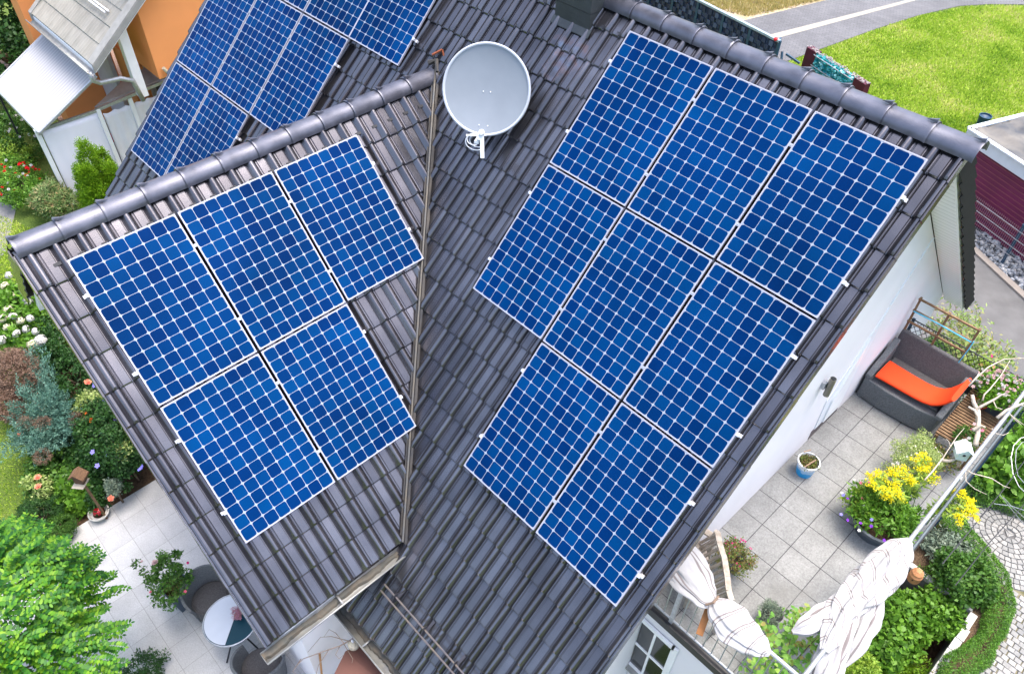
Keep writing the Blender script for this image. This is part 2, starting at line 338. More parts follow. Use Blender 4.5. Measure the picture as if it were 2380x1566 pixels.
# cobblestones: rings, then rows, as real little stones
M['cobble']=islandmat('pale_granite_setts',[(.19,.193,.19),(.25,.25,.24),(.31,.305,.29)],rough=.75,spec=.3,bump=.5,bscale=70,noise=.12,nscale=8)
cc=at(2344,1242,0); s=MB(); rn=random.Random(5)
def sett(P,z=.03):   # P: 4 xy corners
    c=sum(P,V(0,0,0))/4; top=[c+(p-c)*.84+V(rn.uniform(-.005,.005),rn.uniform(-.005,.005),z+rn.uniform(-.004,.006)) for p in P]; bot=[c+(p-c)*.97+V(0,0,.004) for p in P]
    s.add(top+bot,[[0,1,2,3],[0,4,5,1],[1,5,6,2],[2,6,7,3],[3,7,4,0]])
pt=.092
for k in range(0,11):
    r0,r1=k*pt,(k+1)*pt; n=max(3,round(2*PI*(k+.5)*pt/.088)); th0=rn.uniform(0,1)
    for i in range(n):
        t0,t1=th0+2*PI*i/n,th0+2*PI*(i+1)/n
        sett([cc+V(math.cos(t)*r,math.sin(t)*r,0) for r,t in((r0+.001,t0),(r1,t0),(r1,t1),(r0+.001,t1))])
def inside(p,poly):
    c=False
    for i in range(len(poly)):
        a,b=poly[i],poly[i-1]
        if (a[1]>p[1])!=(b[1]>p[1]) and p[0]<(b[0]-a[0])*(p[1]-a[1])/(b[1]-a[1])+a[0]: c=not c
    return c
cobpoly=[(5.0,3.72),(5.5,3.42),(6.0,3.25),(6.3,2.8),(6.45,2.3),(6.45,1.7),(6.25,1.0),(5.98,.4),(5.98,-3),(8.2,-3),(8.2,4.85),(6.6,4.8),(5.4,4.25)]
for i in range(-60,40):
    for j in range(-70,30):
        p=V(6.2+j*.1*1.0+(.05 if i%2 else 0)+rn.uniform(-.008,.008),2+i*.092,0)
        if inside(p,cobpoly) and (p-cc).length>11*pt+.05:
            dx,dy=.05+rn.uniform(-.004,.002),.046
            sett([p+V(-dx,-dy,0),p+V(dx,-dy,0),p+V(dx,dy,0),p+V(-dx,dy,0)])
M['cobjoint']=mat('mossy_sett_joints',(.10,.10,.05),.95,.1,scale=9,col2=(.22,.20,.14))
struct(s,'cobblestone_path',M['cobble']); sheet('cobblestone_joints',cobpoly,.006,M['cobjoint'])
bedR=[(4.88,WY1),(WX1,WY1),(WX1,-1),(6.3,.4),(6.45,1.7),(6.4,2.5),(6.1,3.1),(5.4,3.5),(4.88,3.7)]
sheet('garden_bed_soil',bedR,.005,mat('bark_mulch_soil',(.07,.045,.03),.95,.1,scale=40,col2=(.17,.12,.075),bump=1,bscale=80))
# ------------------------------------------------------------------ the house
import bmesh
house=thing('house',(0,0,0),'white rendered house with black tiled roofs carrying the solar panels, seen from above','house')
PROF=[(0,.008),(.03,.014),(.37,.014),(.40,.002),(.43,.001),(.50,.018),(.575,.041),(.615,.050),(.66,.055),(.71,.056),(.76,.053),(.81,.045),(.855,.031),(.88,.016),(.89,.002),(.915,.0),(.93,.010),(.955,.010),(.968,.004),(1.02,.006)]
def tiles(mb,O,U,Vv,u0,pu,umax,v0,pv,vmax,umin=None,skip=None,jit=.0015,mark=None):
    O=Vector(O);U=Vector(U);Vv=Vector(Vv);Nn=U.cross(Vv).normalized()
    rn=random.Random(11); nu=int(math.ceil((umax-u0)/pu)); nv=int(math.ceil((vmax-v0)/pv))
    for j in range(nv):
        for i in range(nu):
            ua=u0+i*pu; va=v0+j*pv; cen=O+U*(ua+pu/2)+Vv*(va+pv/2)
            if skip and skip(cen): continue
            jx=rn.uniform(-jit,jit); jw=rn.uniform(-.002,.002); L=min(pv+.035,vmax-va+.02)
            rows=[]
            for vv,lift,hs,base in ((0.006,.0,.0,-.014),(0,.028,.30,0),(.012,.031,.78,0),(.035,.029,1,0),(L,.0,1,0)):
                row=[]
                for t,h in PROF:
                    uu=ua+t*pu+jx
                    uu=min(max(uu,umin if umin is not None else -1e9),umax)
                    row.append(O+U*uu+Vv*(va+vv)+Nn*(base+lift+h*hs+jw))
                rows.append(row)
            mb.grid(rows)
sR,cR=math.sin(R(44.91)),math.cos(R(44.91)); sL,cL=math.sin(R(46.39)),math.cos(R(46.39))
def roofpart(name,fill,clip=None,mt=None):
    mb=MB(); fill(mb); o=mb.build(name,mt or M['tile'],house)
    me=o.data; bm=bmesh.new(); bm.from_mesh(me)
    if clip:
        for co,no in clip: bmesh.ops.bisect_plane(bm,geom=bm.verts[:]+bm.edges[:]+bm.faces[:],dist=1e-5,plane_co=co,plane_no=no,clear_outer=True)
    bm.to_mesh(me); bm.free(); me.polygons.foreach_set('use_smooth',[True]*len(me.polygons)); 
    me.set_sharp_from_angle(angle=R(24)); me.update()
    return o
OR=V(0,-4.8925,2.5375); UR=V(1,0,0); VR=V(0,cR,sR); NR=UR.cross(VR)
def vly(x): return -4.098+(.888-x)*1.05        # east valley line y(x)
def skipR(c):   # tiles deep under the cross gable are not there
    return c.x<.2 and c.x>-4 and c.y<min(vly(c.x)-.35,-.85-1.02*(-2.27-c.x)-.35 if c.x<-2.27 else 9)
main_roof=roofpart('main_roof',lambda mb:tiles(mb,OR,UR,VR,.984-.60*.2215-.2215*38,.2215,3.45,0,.3665,7.24,umin=-7.2,skip=skipR))
OL_=V(.888,0,3.332); UL=V(0,1,0); VL=V(-cL,0,sL); NL=UL.cross(VL)
vd=V(1,-1.05,0).normalized(); vn=V(1.05,1,0).normalized()
gable_roof=roofpart('gable_roof',lambda mb:tiles(mb,OL_,UL,VL,-4.216-.50*.2265-.2265*7,.2265,-.6,0,.3667,4.44,umin=-5.865),clip=[(V(.888,-4.098,0)-vn*.015,vn)])
ON=V(0,5.02,2.97); north=roofpart('north_roof',lambda mb:tiles(mb,ON,V(-1,0,0),V(0,-cR,sR),-3.45,.2215,7.2,0,.3665,6.66))
OW=V(-3.62,0,6.594-1.40*1.05); roofpart('gable_roof_west',lambda mb:tiles(mb,OW,V(0,-1,0),V(cL,0,sL),1.0,.2265,5.865,0,.3667,1.9))
# underlay sheets below the tiles
def zR(y): return y+7.43
s=MB(); d=.03
s.slab([(-7.2,-4.86,zR(-4.86)-d),(3.44,-4.86,zR(-4.86)-d),(3.44,.28,7.68),(-7.2,.28,7.68)],(0,0,-.09))
s.slab([(-7.2,.29,7.68),(3.44,.29,7.68),(3.44,5.0,2.97),(-7.2,5.0,2.97)],(0,0,-.09))
s.slab([(.86,-5.85,3.33),(.86,-4.1,3.33),(-2.21,-.85,6.555),(-2.21,-5.85,6.555)],(0,0,-.08))
s.slab([(-2.23,-5.85,6.555),(-2.23,-.85,6.555),(-3.6,-2.3,5.115),(-3.6,-5.85,5.115)],(0,0,-.08))
s.build('roof_underlay',M['under'],house)
# walls
w_=MB()
w_.slab([(-6.85,-4.5,0),(-6.85,4.68,0),(-6.85,4.68,3.08),(-6.85,.28,7.47),(-6.85,-4.5,2.72)],(9.95,0,0))
w_.build('wall',M['white_wall'],house)
w_=MB(); w_.slab([(.5,-5.45,0),(.5,-5.45,3.6),(-2.22,-5.45,6.44),(-3.2,-5.45,5.22),(-3.2,-5.45,0)],(0,3.9,0)); w_.build('gable_wall',M['white_wall'],house)
# soffit boards and white barge boards on the right and left verges
M['soffit']=stripemat('soffit_boards',(.86,.86,.90),(.66,.67,.70),1,11,.80,.5,.12)
s=MB()
for a_,b_ in (((.28,7.50),(4.97,2.80)),((.28,7.50),(-4.85,2.34))):
    s.slab([(3.103,a_[0],a_[1]),(3.40,a_[0],a_[1]),(3.40,b_[0],b_[1]),(3.103,b_[0],b_[1])],(0,0,.02))
s.build('soffit',M['soffit'],house)
s=MB(); s.slab([(3.40,.28,7.59),(3.40,4.99,2.88),(3.40,4.99,2.74),(3.40,.28,7.46)],(.022,0,0)); s.slab([(3.40,.28,7.59),(3.40,-4.87,2.43),(3.40,-4.87,2.32),(3.40,.28,7.46)],(.022,0,0)); s.build('barge_board',M['white_paint'],house)
s=MB(); s.slab([(-2.14,-5.46,6.28),(-2.14,-5.80,6.28),(-3.42,-5.80,4.93),(-3.42,-5.46,4.93)],(0,0,.02)); s.slab([(-2.14,-5.80,6.36),(-3.46,-5.80,5.0),(-3.46,-5.80,4.9),(-2.14,-5.80,6.26)],(0,-.02,0)); s.build('gable_soffit',M['soffit'],house)
# verge tiles folded down over the edges: a stepped skirt per course
def skirt(mb,O,Vv,Nn,side,u,n,pv,drop=.13):
    side=Vector(side)
    for k in range(n):
        b=O+Vv*(k*pv)+side*u
        p0=b+Nn*.052; p1=b+Vv*(pv+.02)+Nn*.026; q0=b-Nn*(drop-.02); q1=b+Vv*(pv+.02)-Nn*(drop+.015)
        o1=side*.004; o2=side*(.020 if k%2 else .022)
        mb.add([p0+o1,p1+o1,q1+o1,q0+o1,p0+o2,p1+o2-side*.006,q1+o2-side*.006,q0+o2],[[3,2,1,0],[4,5,6,7],[0,1,5,4],[1,2,6,5],[2,3,7,6],[3,0,4,7]])
nN=V(0,sR,cR)
for (O,Vv,Nn,side,u,n_,dr) in ((OR,VR,NR,UR,3.45,20,.09),(V(0,5.02,2.97),V(0,-cR,sR),nN,V(1,0,0),3.45,18,.175),(OR,VR,NR,-UR,7.2,20,.13),(OL_,VL,NL,-UL,5.865,12,.13),(V(-3.62,0,5.124),V(cL,0,sL),V(-sL,0,cL),-UL,5.865,5,.17)):
    s=MB(); skirt(s,O,Vv,Nn,side,u,n_,.3665,dr); s.build('verge_tiles',M['under'] if dr>.17 else M['tile'],house)
# the verge tiles of the cross gable: edge roll and trough
s=MB(); strip=[(.0,.02),(.006,.044),(.024,.050),(.046,.044),(.066,.020),(.082,.014),(.118,.030),(.130,.016)]
for k in range(12):
    O2=OL_-UL*5.868; rr=[]
    for vv,lift,hs,base in ((0.0,.0,.0,-.010),(0,.026,.7,0),(.02,.030,1,0),(.39,.004,1,0)):
        rr.append([O2+UL*u_+VL*(k*.3667+vv)+NL*(base+lift+h_*hs) for u_,h_ in strip])
    s.grid(rr)
o=s.build('verge_roll',M['tile'],house,smooth=True); o.data.set_sharp_from_angle(angle=R(28))
# ridge tiles: overlapping half barrels with their clips
def ridge(name,A,B,n,r,clipside):
    A=Vector(A);B=Vector(B); L=(B-A)/n; t=L.normalized(); sd_=t.cross(V(0,0,1)).normalized()
    for k in range(n):
        rows=[]; mb=MB()
        c=A+L*k; rows.append([c+sd_*math.cos(PI*(-.02+1.04*q/14))*r*.98+V(0,0,math.sin(PI*(-.02+1.04*q/14))*r*.76-.02)+L*.02 for q in range(15)])
        for f,rr,dz in ((0,r*1.10,.0),(.035,r*1.10,.004),(.09,r*1.02,.0),(1.06,r*.98,-.003)):
            c=A+L*(k+f)+V(0,0,dz+random.uniform(-.0015,.0015)); row=[]
            for q in range(15):
                th=PI*(-.02+1.04*q/14); row.append(c+sd_*math.cos(th)*rr*1.02+V(0,0,math.sin(th)*rr*.90-.02))
            rows.append(row)
        mb.grid(rows)
        o=mb.build(name,M['ridge'],house,smooth=True)
        if sum(p_.normal.z for p_ in o.data.polygons)<0: o.data.flip_normals()
        o.data.set_sharp_from_angle(angle=R(50))
        cl=MB(); c=A+L*(k)+V(0,0,r*.86*1.1-.012)
        cl.add([c-sd_*.022+t*.015,c+sd_*.022+t*.015,c+sd_*.018-t*.0+V(0,0,.032),c-sd_*.018+V(0,0,.032),c+t*.11+V(0,0,-.004)],[[0,1,2,3],[1,4,2],[0,3,4],[2,4,3],[0,4,1]])
        cl.build('ridge_clip',M['ridge'],o)
ridge('ridge_tile',(3.535,.28,7.68),(3.535-.4085*26,.28,7.68),26,.130,1)
ridge('gable_ridge_tile',(-2.22,-5.845,6.572),(-2.22,-5.845+.41*12,6.572),12,.130,1)
# dark ventilation strips under the ridge tiles, one raised nib per tile
s=MB()
for k in range(48):
    u=.984-.60*.2215-.2215*38+.2215*k+.055; a=OR+VR*6.985+UR*u+NR*.02
    if u<3.3: s=MB(); s.slab([a,a+UR*.085,a+UR*.085+VR*.03,a+VR*.03],NR*.022); s.build('ridge_vent',M['black'],house)
for k in range(24):
    u=-4.216-.5*.2265-.2265*7+.2265*k+.055; a=OL_+VL*4.19+UL*u+NL*.02
    if -5.84<u<-1.1: s=MB(); s.slab([a,a+UL*.085,a+UL*.085+VL*.03,a+VL*.03],NL*.022); s.build('ridge_vent',M['black'],house)
# gutters
def gutter(name,A,B,out,r=.072,seed=1,width=.045):
    A=Vector(A);B=Vector(B);out=Vector(out); t=(B-A).normalized(); mb=MB(); rows=[]
    for p in (A,B):
        row=[p+out*(-math.cos(PI*q/12)*r)+V(0,0,-math.sin(PI*q/12)*r) for q in range(13)]; rows.append(row)
    mb.grid(rows); mb.tube([A+out*(r+.004),B+out*(r+.004)],.010,8)
    for p in (A,B): mb.add([p+out*(-math.cos(PI*q/12)*r)+V(0,0,-math.sin(PI*q/12)*r) for q in range(13)],[list(range(13))])
    L=(B-A).length; n=int(L/.7)
    for i in range(1,n): p=A+t*(L*i/n); mb.beam(p-out*r+V(0,0,.004),p+out*r+V(0,0,.004),.02,.004)
    g_=mb.build(name,M['gutter'],house,solid=.003,smooth=True)
    rn=random.Random(seed); rows=[]; m=int(L/.03)
    for i in range(m+1):
        p=A+t*(L*i/m); e=-.012+.010*math.sin(i*.35*.9)+rn.uniform(-.008,.008); z0=-.028+.010*math.sin(i*.21)+rn.uniform(-.004,.004)
        rows.append([p-out*(r-.006)+V(0,0,z0-.0),p-out*.02+V(0,0,z0-.004),p+out*(e)+V(0,0,z0-.012),p+out*(e+.012)+V(0,0,-r*.93)])
    mb=MB(); mb.grid(rows); mb.build('gutter_sediment',M['gut_in'],g_)
    return g_
gutter('gutter',(.44,-4.965,2.47),(3.45,-4.965,2.47),(0,-1,0),seed=4)
gutter('gable_gutter',(.955,-5.95,3.27),(.955,-4.12,3.27),(1,0,0),seed=2)
gutter('west_gutter',(-3.69,-2.4,5.05),(-3.69,-5.88,5.05),(-1,0,0),seed=3)
gutter('north_gutter',(-7.2,5.10,2.91),(3.47,5.10,2.91),(0,1,0),seed=5)
# valley flashing between the two roofs
s=MB()
def vp(x,dn=0,dz=0): return V(x,vly(x),3.332+(.888-x)*1.05)+vn*dn+V(0,0,dz)
xs=[.95-.0+(-3.13)*i/24 for i in range(25)]; rn=random.Random(2)
s.grid([[vp(x,-.048,.05),vp(x,-.045,.118),vp(x,-.03,.108+rn.uniform(-.004,.004)),vp(x,-.018,.14),vp(x,.004,.14),vp(x,.010,.10),vp(x,.034+rn.uniform(-.006,.006),.085),vp(x,.043,.02)] for x in xs])
s.build('valley_flashing',M['lead'],house)
s=MB(); s.grid([[vp(x,-.016,.143),vp(x,-.007,.145),vp(x,.002,.143)] for x in xs]); s.build('flashing_seam',mat('worn_flashing_edge',(.08,.088,.095),.5,.5,metal=.3,scale=6,col2=(.12,.10,.07)),house)
s=MB(); c=V(-2.26,-.98,6.62); s.tube([c+V(.02,.04,.12),c+V(.10,.10,.16),c+V(.2,.02,.08)],[.035,.03,.02],6); s.build('ridge_end_flashing',M['lead'],house)
s=MB(); s.beam(c+V(.02,.10,.20),c+V(.09,.20,.26),.035,.015); s.beam(c+V(.09,.2,.26),c+V(.13,.19,.20),.02,.015); s.build('rusty_iron_strip',M['rust'],house)
# chimney
s=MB(); s.box((-1.04,-.045,7.0),(-.52,.60,9.6)); ch=s.build('chimney',M['slate'],house)
s=MB()
for zz in (7.62,7.95,8.28,8.6):
    s.box((-1.042,-.048,zz),(-.518,.3,zz+.006))
s.build('cladding_joint',M['black'],ch)
s=MB()
for x,z in ((-.92,7.9),(-.58,7.9),(-.92,8.25),(-.58,8.25),(-.75,7.75)): s.lathe((x-.03,-.049,z),[(.006,0),(.004,.004)],8,mat=Matrix.Rotation(R(90),4,'X').to_3x3())
s.build('nail',M['clamp'],ch)
s=MB(); s.slab([(-1.06,-.10,zR(-.10)+.05),(-.49,-.10,zR(-.10)+.05),(-.49,-.04,zR(-.04)+.06),(-1.06,-.04,zR(-.04)+.06)],(0,0,.008)); s.build('chimney_flashing',M['slate'],ch)
# wall lamp, door niche and threshold on the terrace wall
s=MB(); s.box((3.1,.44,4.22),(3.15,.54,4.32)); wl=s.build('wall_lamp',M['grey_metal'],house)
s=MB(); s.tube([(3.19,.49,4.13),(3.19,.49,4.42)],.038,16); s.build('lamp_tube',mat('brushed_lamp_tube',(.22,.21,.18),.35,.5,metal=.6),wl,smooth='auto')
s=MB(); s.tube([(3.19,.49,4.42),(3.19,.49,4.424)],.03,16); s.build('lamp_lens',M['glass_dark'],wl)
s=MB(); s.box((3.085,.98,2.72),(3.106,1.72,2.9)); s.build('door_threshold',mat('dark_threshold_stone',(.10,.08,.085),.6),house)
nw=mat('white_shutter',(.74,.76,.80),.5,.4,var=.02)
s=MB(); s.slab([(3.1,1.80,4.66),(3.1,1.0,3.52),(3.1,1.04,2.9),(3.1,1.72,2.88)],(.012,0,0)); s.build('door_shutter',nw,house)
s=MB(); s.slab([(3.1,1.55,4.3),(3.1,1.18,3.4),(3.1,1.20,2.93),(3.1,1.62,2.93)],(.035,0,0)); s.build('door_leaf',M['white_paint'],house,bevel=.004)
s=MB(); s.beam((3.106,1.80,4.70),(3.106,2.25,5.5),.012,.03); s.build('door_canopy_edge',nw,house)
s=MB(); s.beam((3.105,4.35,5.02-.9),(3.105,3.95,4.35-.2),.02,.05); s.build('wall_profile',nw,house)
# terrace block (roof terrace above the basement)
s=MB(); s.box((3.11,-2.38,-.7),(4.82,3.12,2.58)); tw=s.build('terrace_wall',M['white_wall'],house)
s=MB(); s.slab([(3.103,-2.36,2.6),(4.86,-2.36,2.6),(4.86,3.16,2.6),(3.103,3.16,2.6)],(0,0,.1)); s.build('terrace_floor',M['patioR'],house)
s=MB(); s.box((3.103,-2.43,2.56),(4.87,-2.364,2.69)); s.box((4.863,-2.43,2.56),(4.89,3.2,2.69)); s.build('terrace_edge_strip',M['black'],house)
# basement window in the south wall of the terrace block
fr=MB(); x0,x1,z0,z1=2.95,3.58,1.05,2.28; y=-2.39
fr.box((x0,y-.03,z1-.03),(x1,y,z1+.04)); fr.box((x1-.03,y-.03,z0),(x1+.05,y,z1+.04)); fr.box((3.11,y-.03,z0-.05),(x1+.05,y,z0)); fr.box((3.11,y-.025,1.62),(x1-.03,y,1.66)); fr.box((3.30,y-.022,z0),(3.33,y,z1-.03)); 
wf=fr.build('window',M['white_paint'],house)
s=MB(); s.box((3.11,y-.008,z0),(x1-.03,y-.004,z1-.03)); s.build('pane',M['glass_dark'],wf)
s=MB(); s.box((3.11,y-.09,z0-.09),(x1+.07,y-.002,z0-.055)); s.build('sill',M['gutter'],wf)
# ------------------------------------------------------------------ solar panels
PWd,PHt=1.063,1.574
def panel_mesh():
    fr=MB(); t=.022; W_,H_=PWd,PHt; f=.0105
    fr.box((0,-H_,-t),(f,0,.0015)); fr.box((W_-f,-H_,-t),(W_,0,.0015)); fr.box((f,-f,-t),(W_-f,0,.0015)); fr.box((f,-H_,-t),(W_-f,-H_+f,.0015))
    bk=MB(); bk.box((f,-H_+f,-.006),(W_-f,-f,-.001))
    ce=MB(); px_=(W_-2*f-.004)/8; py_=(H_-2*f-.004)/12; h=.0545; c=.021; hx=px_/2-.0028; hy=py_/2-.0028
    for i in range(8):
        for j in range(12):
            cx=f+.002+px_*(i+.5); cy=-(f+.002+py_*(j+.5)); pts=[]
            for (sx,sy,a0) in ((1,1,0),(-1,1,90),(-1,-1,180),(1,-1,270)):
                for a in (0,30,60,90):
                    th=R(a0+a); pts.append((cx+sx*(hx-c)+c*math.cos(th),cy+sy*(hy-c)+c*math.sin(th),.0004))
            ce.add(pts,[list(range(16))])
    return fr,bk,ce
fr,bk,ce=panel_mesh()
me_f=fr.build('frame',M['alu']); me_b=bk.build('backsheet',M['back']); me_c=ce.build('cells',M['cell'])
protos=[me_f.data,me_b.data,me_c.data]
for o in (me_f,me_b,me_c): bpy.data.objects.remove(o)
rl=MB(); 
rl.box((0,-.02,-.085),(PWd,.02,-.045))
rlo=rl.build('mounting_rail',M['rail']); rail_me=rlo.data; bpy.data.objects.remove(rlo)
cl=MB(); cl.box((-.028,-.017,-.05),(.004,.017,.004)); cl.box((-.042,-.016,-.075),(-.0,.016,-.046)); cl.lathe((-.018,0,.005),[(.009,0),(.009,.008),(0,.009)],8)
clo=cl.build('end_clamp',M['clamp']); clamp_me=clo.data; bpy.data.objects.remove(clo)
cl=MB(); cl.box((-.016,-.016,-.01),(.016,.016,.006)); cl.lathe((0,0,.007),[(.008,0),(.008,.006),(0,.007)],8)
clo=cl.build('mid_clamp',M['grey_metal']); mid_me=clo.data; bpy.data.objects.remove(clo)
def panel(P,U,Vv,label,group,left=False,right=False,mid=False):
    U=Vector(U);Vv=Vector(Vv);Nn=U.cross(Vv); Mx=Matrix((U,Vv,Nn)).transposed()
    e=thing('solar_panel',P,label,'solar panel',group); e.rotation_euler=Mx.to_euler()
    def ch(n,me,loc=(0,0,0),rz=0):
        o=bpy.data.objects.new(n,me); C.objects.link(o); o.parent=e; o.location=loc; o.rotation_euler=(0,0,rz); return o
    ch('frame',protos[0]); b=ch('backsheet',protos[1]); ch('cells',protos[2]); ch('mounting_rail',rail_me,(0,-.36,0)); ch('mounting_rail',rail_me,(0,-1.20,0))
    for vv in (-.36,-1.20):
        if left: ch('end_clamp',clamp_me,(0,vv,0))
        if right: ch('end_clamp',clamp_me,(PWd,vv,0),PI)
        if mid: ch('mid_clamp',mid_me,(PWd+.0161,vv,0))
    return e
pu=1.046+.0493; pv=1.559+.0372
names={'A':'upper left panel of the right roof array, just below the main ridge','B':'middle panel in the top row of the right roof array','C':'upper right corner panel of the right roof array, nearest the ridge end',
'D':'leftmost middle row panel on the right roof, nearest the dish','E':'centre panel of the right roof array, enclosed by other panels on every side','F':'right panel of the middle row on the right roof, beside the verge',
'G':'left panel of the two in the bottom row on the right roof','H':'lowest panel on the right roof, its corner pointing to the bottom of the photo'}
for kx,(c,r) in {'A':(0,0),'B':(1,0),'C':(2,0),'D':(0,1),'E':(1,1),'F':(2,1),'G':(1,2),'H':(2,2)}.items():
    P=V(0,0,7.6)+UR*(c*pu-.008)+VR*(-r*pv+.008)
    panel(P,UR,VR,names[kx],'solar panels on the main roof, right array',left=kx in 'ADG',right=kx in 'CFH',mid=kx in 'ABDEG')
names=dict(a='large panel nearest the gable end, top row on the cross gable',b='middle panel of the top row on the cross gable roof',c='top row panel nearest the satellite dish on the cross gable',d='bottom panel of the cross gable array beside the left verge',e='bottom row panel beside the valley flashing on the cross gable')
OLp=V(-1.9085,-5.5212,6.4413)
for kx,(c,r) in dict(a=(0,0),b=(1,0),c=(2,0),d=(0,1),e=(1,1)).items():
    P=OLp+UL*(c*pu-.008)+VL*(-r*pv+.008)
    panel(P,UL,VL,names[kx],'solar panels on the cross gable roof',left=kx in 'ad',right=kx in 'ce',mid=kx in 'abd')
far=[(-7.02,0,'far array panel at the left verge, cut by the top of the photo'),(-5.93,0,'far array panel second from the verge, cut by the top of the photo'),(-4.84,0,'third panel of the row that the top of the photo cuts, far array'),(-3.80,0,'rightmost panel of the far array, standing alone at the top of the photo'),
 (-7.02,1,'far array panel touching the left verge, above the cropped lower one'),(-5.93,1,'middle panel of the second row in the far array'),(-4.84,1,'far array panel whose lower right corner dips behind the gable ridge'),
 (-7.02,2,'lowest left panel of the far array beside the verge and thuja'),(-5.93,2,'bottom far array panel half hidden behind the gable ridge')]
for x,r,lb in far:
    P=V(x,0,7.6)+VR*(.095-r*1.602)+NR*0
    panel(P,UR,VR,lb,'solar panels on the far left part of the main roof',right=(x>-4 or (x>-5 and r==1) or(x>-6 and r==2)),mid=x<-4.9 and not(r==2 and x>-6))
# ------------------------------------------------------------------ satellite dish
nd=V(.50,-.70,.46).normalized(); dc=CAM+ray(1130,209).normalized()*8.95
Q=nd.to_track_quat('Z','Y').to_matrix()
dish=thing('satellite_dish',(-1.25,-.95,6.52),'round blue grey satellite dish on the roof beside the valley','satellite dish')
rd=.485; s=MB(); prof=[(rd*t,-.055+.055*t*t) for t in [.01]+[k/20 for k in range(1,20)]+[.965]]
s.lathe(dc,prof,96,mat=Q,cap=False); s.f.append(list(range(96))); s.m.append(0)
o=part(s,'reflector',M['dish'],dish); o.data.flip_normals(); md=o.modifiers.new('solid','SOLIDIFY'); md.thickness=.004; md.offset=-1
s=MB(); s.lathe(dc,[(rd*.955,-.007),(rd*.97,.012),(rd*1.0,.016),(rd*1.02,.004),(rd*1.02,-.02),(rd*.99,-.025)],64,mat=Q,cap=False); part(s,'rim',M['dishrim'],dish,smooth=True)
up=V(0,0,1)-nd*nd.z; up.normalize(); sdv=nd.cross(up)
s=MB(); a=dc-up*rd*.93+nd*.0; b_=a-up*.10+nd*.28
s.beam(a-nd*.08,b_,.05,.03,up=up); s.beam(a-up*.02-sdv*.06+nd*.05,a-up*.05+sdv*.16+nd*.10,.07,.02,up=up); part(s,'lnb_arm',M['plastic_w'],dish)
s=MB(); s.tube([b_+up*.06+nd*.02-sdv*.03,b_+up*.02-nd*.07-sdv*.02],[.032,.026],14); s.beam(b_+up*.1-sdv*.05,b_-up*.16-sdv*.08,.045,.05); s.lathe(b_+up*.11-sdv*.05,[(.03,0),(.036,.02),(.03,.05),(0,.055)],14,mat=Q); part(s,'lnb',M['plastic_w'],dish,bevel=.006)
s=MB()
for k,(aa,bb) in enumerate(((.10,.13),(.12,.16),(.08,.11))):
    pts=[a+sdv*(.02+aa*math.sin(t)*1.0+.02*k)-up*(.02+bb*(1-math.cos(t))*.55)+nd*(.08+.03*k) for t in np.linspace(0,PI*1.15,14)]; s.tube(pts,.006,6)
part(s,'cable',M['plastic_w'],dish,smooth=True)
s=MB()
for (i,j) in ((-.05,-.38),(.05,-.38),(-.04,-.02),(.04,-.02)):
    p=dc+sdv*i+up*j+nd*(-.055+.055*(i*i+j*j)/rd/rd+.004); s.lathe(p,[(.007,0),(.006,.004),(0,.005)],8,mat=Q)
part(s,'bolt',M['white_paint'],dish)
s=MB(); base=V(-1.25,-.95,6.50); s.tube([base-V(0,0,.1),V(base.x,base.y,dc.z-.05)],.024,12); s.beam(V(base.x,base.y,dc.z-.12),dc-nd*.08,.08,.12); part(s,'mast',M['grey_metal'],dish)
# ------------------------------------------------------------------ snow guard along the lower main roof
sg=thing('snow_guard',(2.2,-4.56,3.04),'double bar metal snow guard running across the lower tiles of the main roof','snow guard')
for dz,dy in ((.0,0),(.06,.06)):
    s=MB(); s.tube([V(1.05,-4.60+dy,3.02+dz),V(3.38,-4.60+dy,3.02+dz)],.010,8); part(s,'bar',M['snow'],sg)
for x in (1.25,1.75,2.25,2.75,3.2):
    s=MB(); s.beam(V(x,-4.64,2.96),V(x,-4.40,3.07),.03,.008); s.beam(V(x,-4.62,2.93),V(x,-4.52,3.12),.008,.05); part(s,'bracket',M['rail'],sg)
# ------------------------------------------------------------------ neighbouring orange house (upper left)
M['orange']=mat('orange_render',(.78,.31,.11),.9,.15,var=.04,scale=1.2,bump=.3,bscale=160)
M['ntile']=stripemat('pale_grey_pantiles',(.40,.40,.36),(.50,.50,.46),0,9,.5,.7,.25)
nh=thing('neighbour_house',(-12.5,-.75,0),'orange rendered neighbouring house with a pale grey tiled roof over its patio','house')
s=MB(); s.box((-12.9,-.75,2.5),(-12.5,9,9)); s.box((-12.9,-.3,0),(-12.5,9,2.5)); s.box((-15.7,-.748,2.5),(-12.9,-.45,4.0)); s.box((-19,.9,0),(-12.9,9,5)); part(s,'wall',M['orange'],nh)
s=MB(); s.box((-15.0,-.8,0),(-14.45,-.40,2.5)); s.box((-17.0,-2.1,0),(-16.35,-.5,5.0)); part(s,'pillar',M['orange'],nh)
s=MB(); s.box((-15.6,-.2,0),(-12.92,-.16,2.5)); part(s,'loggia_back_wall',mat('brown_loggia_wall',(.10,.075,.06),.8),nh)
s=MB(); s.box((-18.9,.6,0),(-15.6,.9,5.0)); part(s,'rear_wall',M['orange'],nh)
def rz(y): return 3.28+.76*(y+2.08)
rf=MB(); th=.05
rows=[]
nc=17; y0,y1=-2.05,2.8; m=int((y1-y0)/.34)
for j in range(m):
    ya,yb=y0+j*.34,y0+(j+1)*.34
    rr=[]
    for (yy,dz) in ((ya,-.0),(ya,.035),(yb+.02,.004)):
        row=[]
        for i in range(16*6+1):
            x=-15.75+ (3.45*i/96); row.append(V(x,yy,rz(yy)+dz+.018*max(0,math.sin(i*2*PI/3))))
        rr.append(row)
    rf.grid(rr)
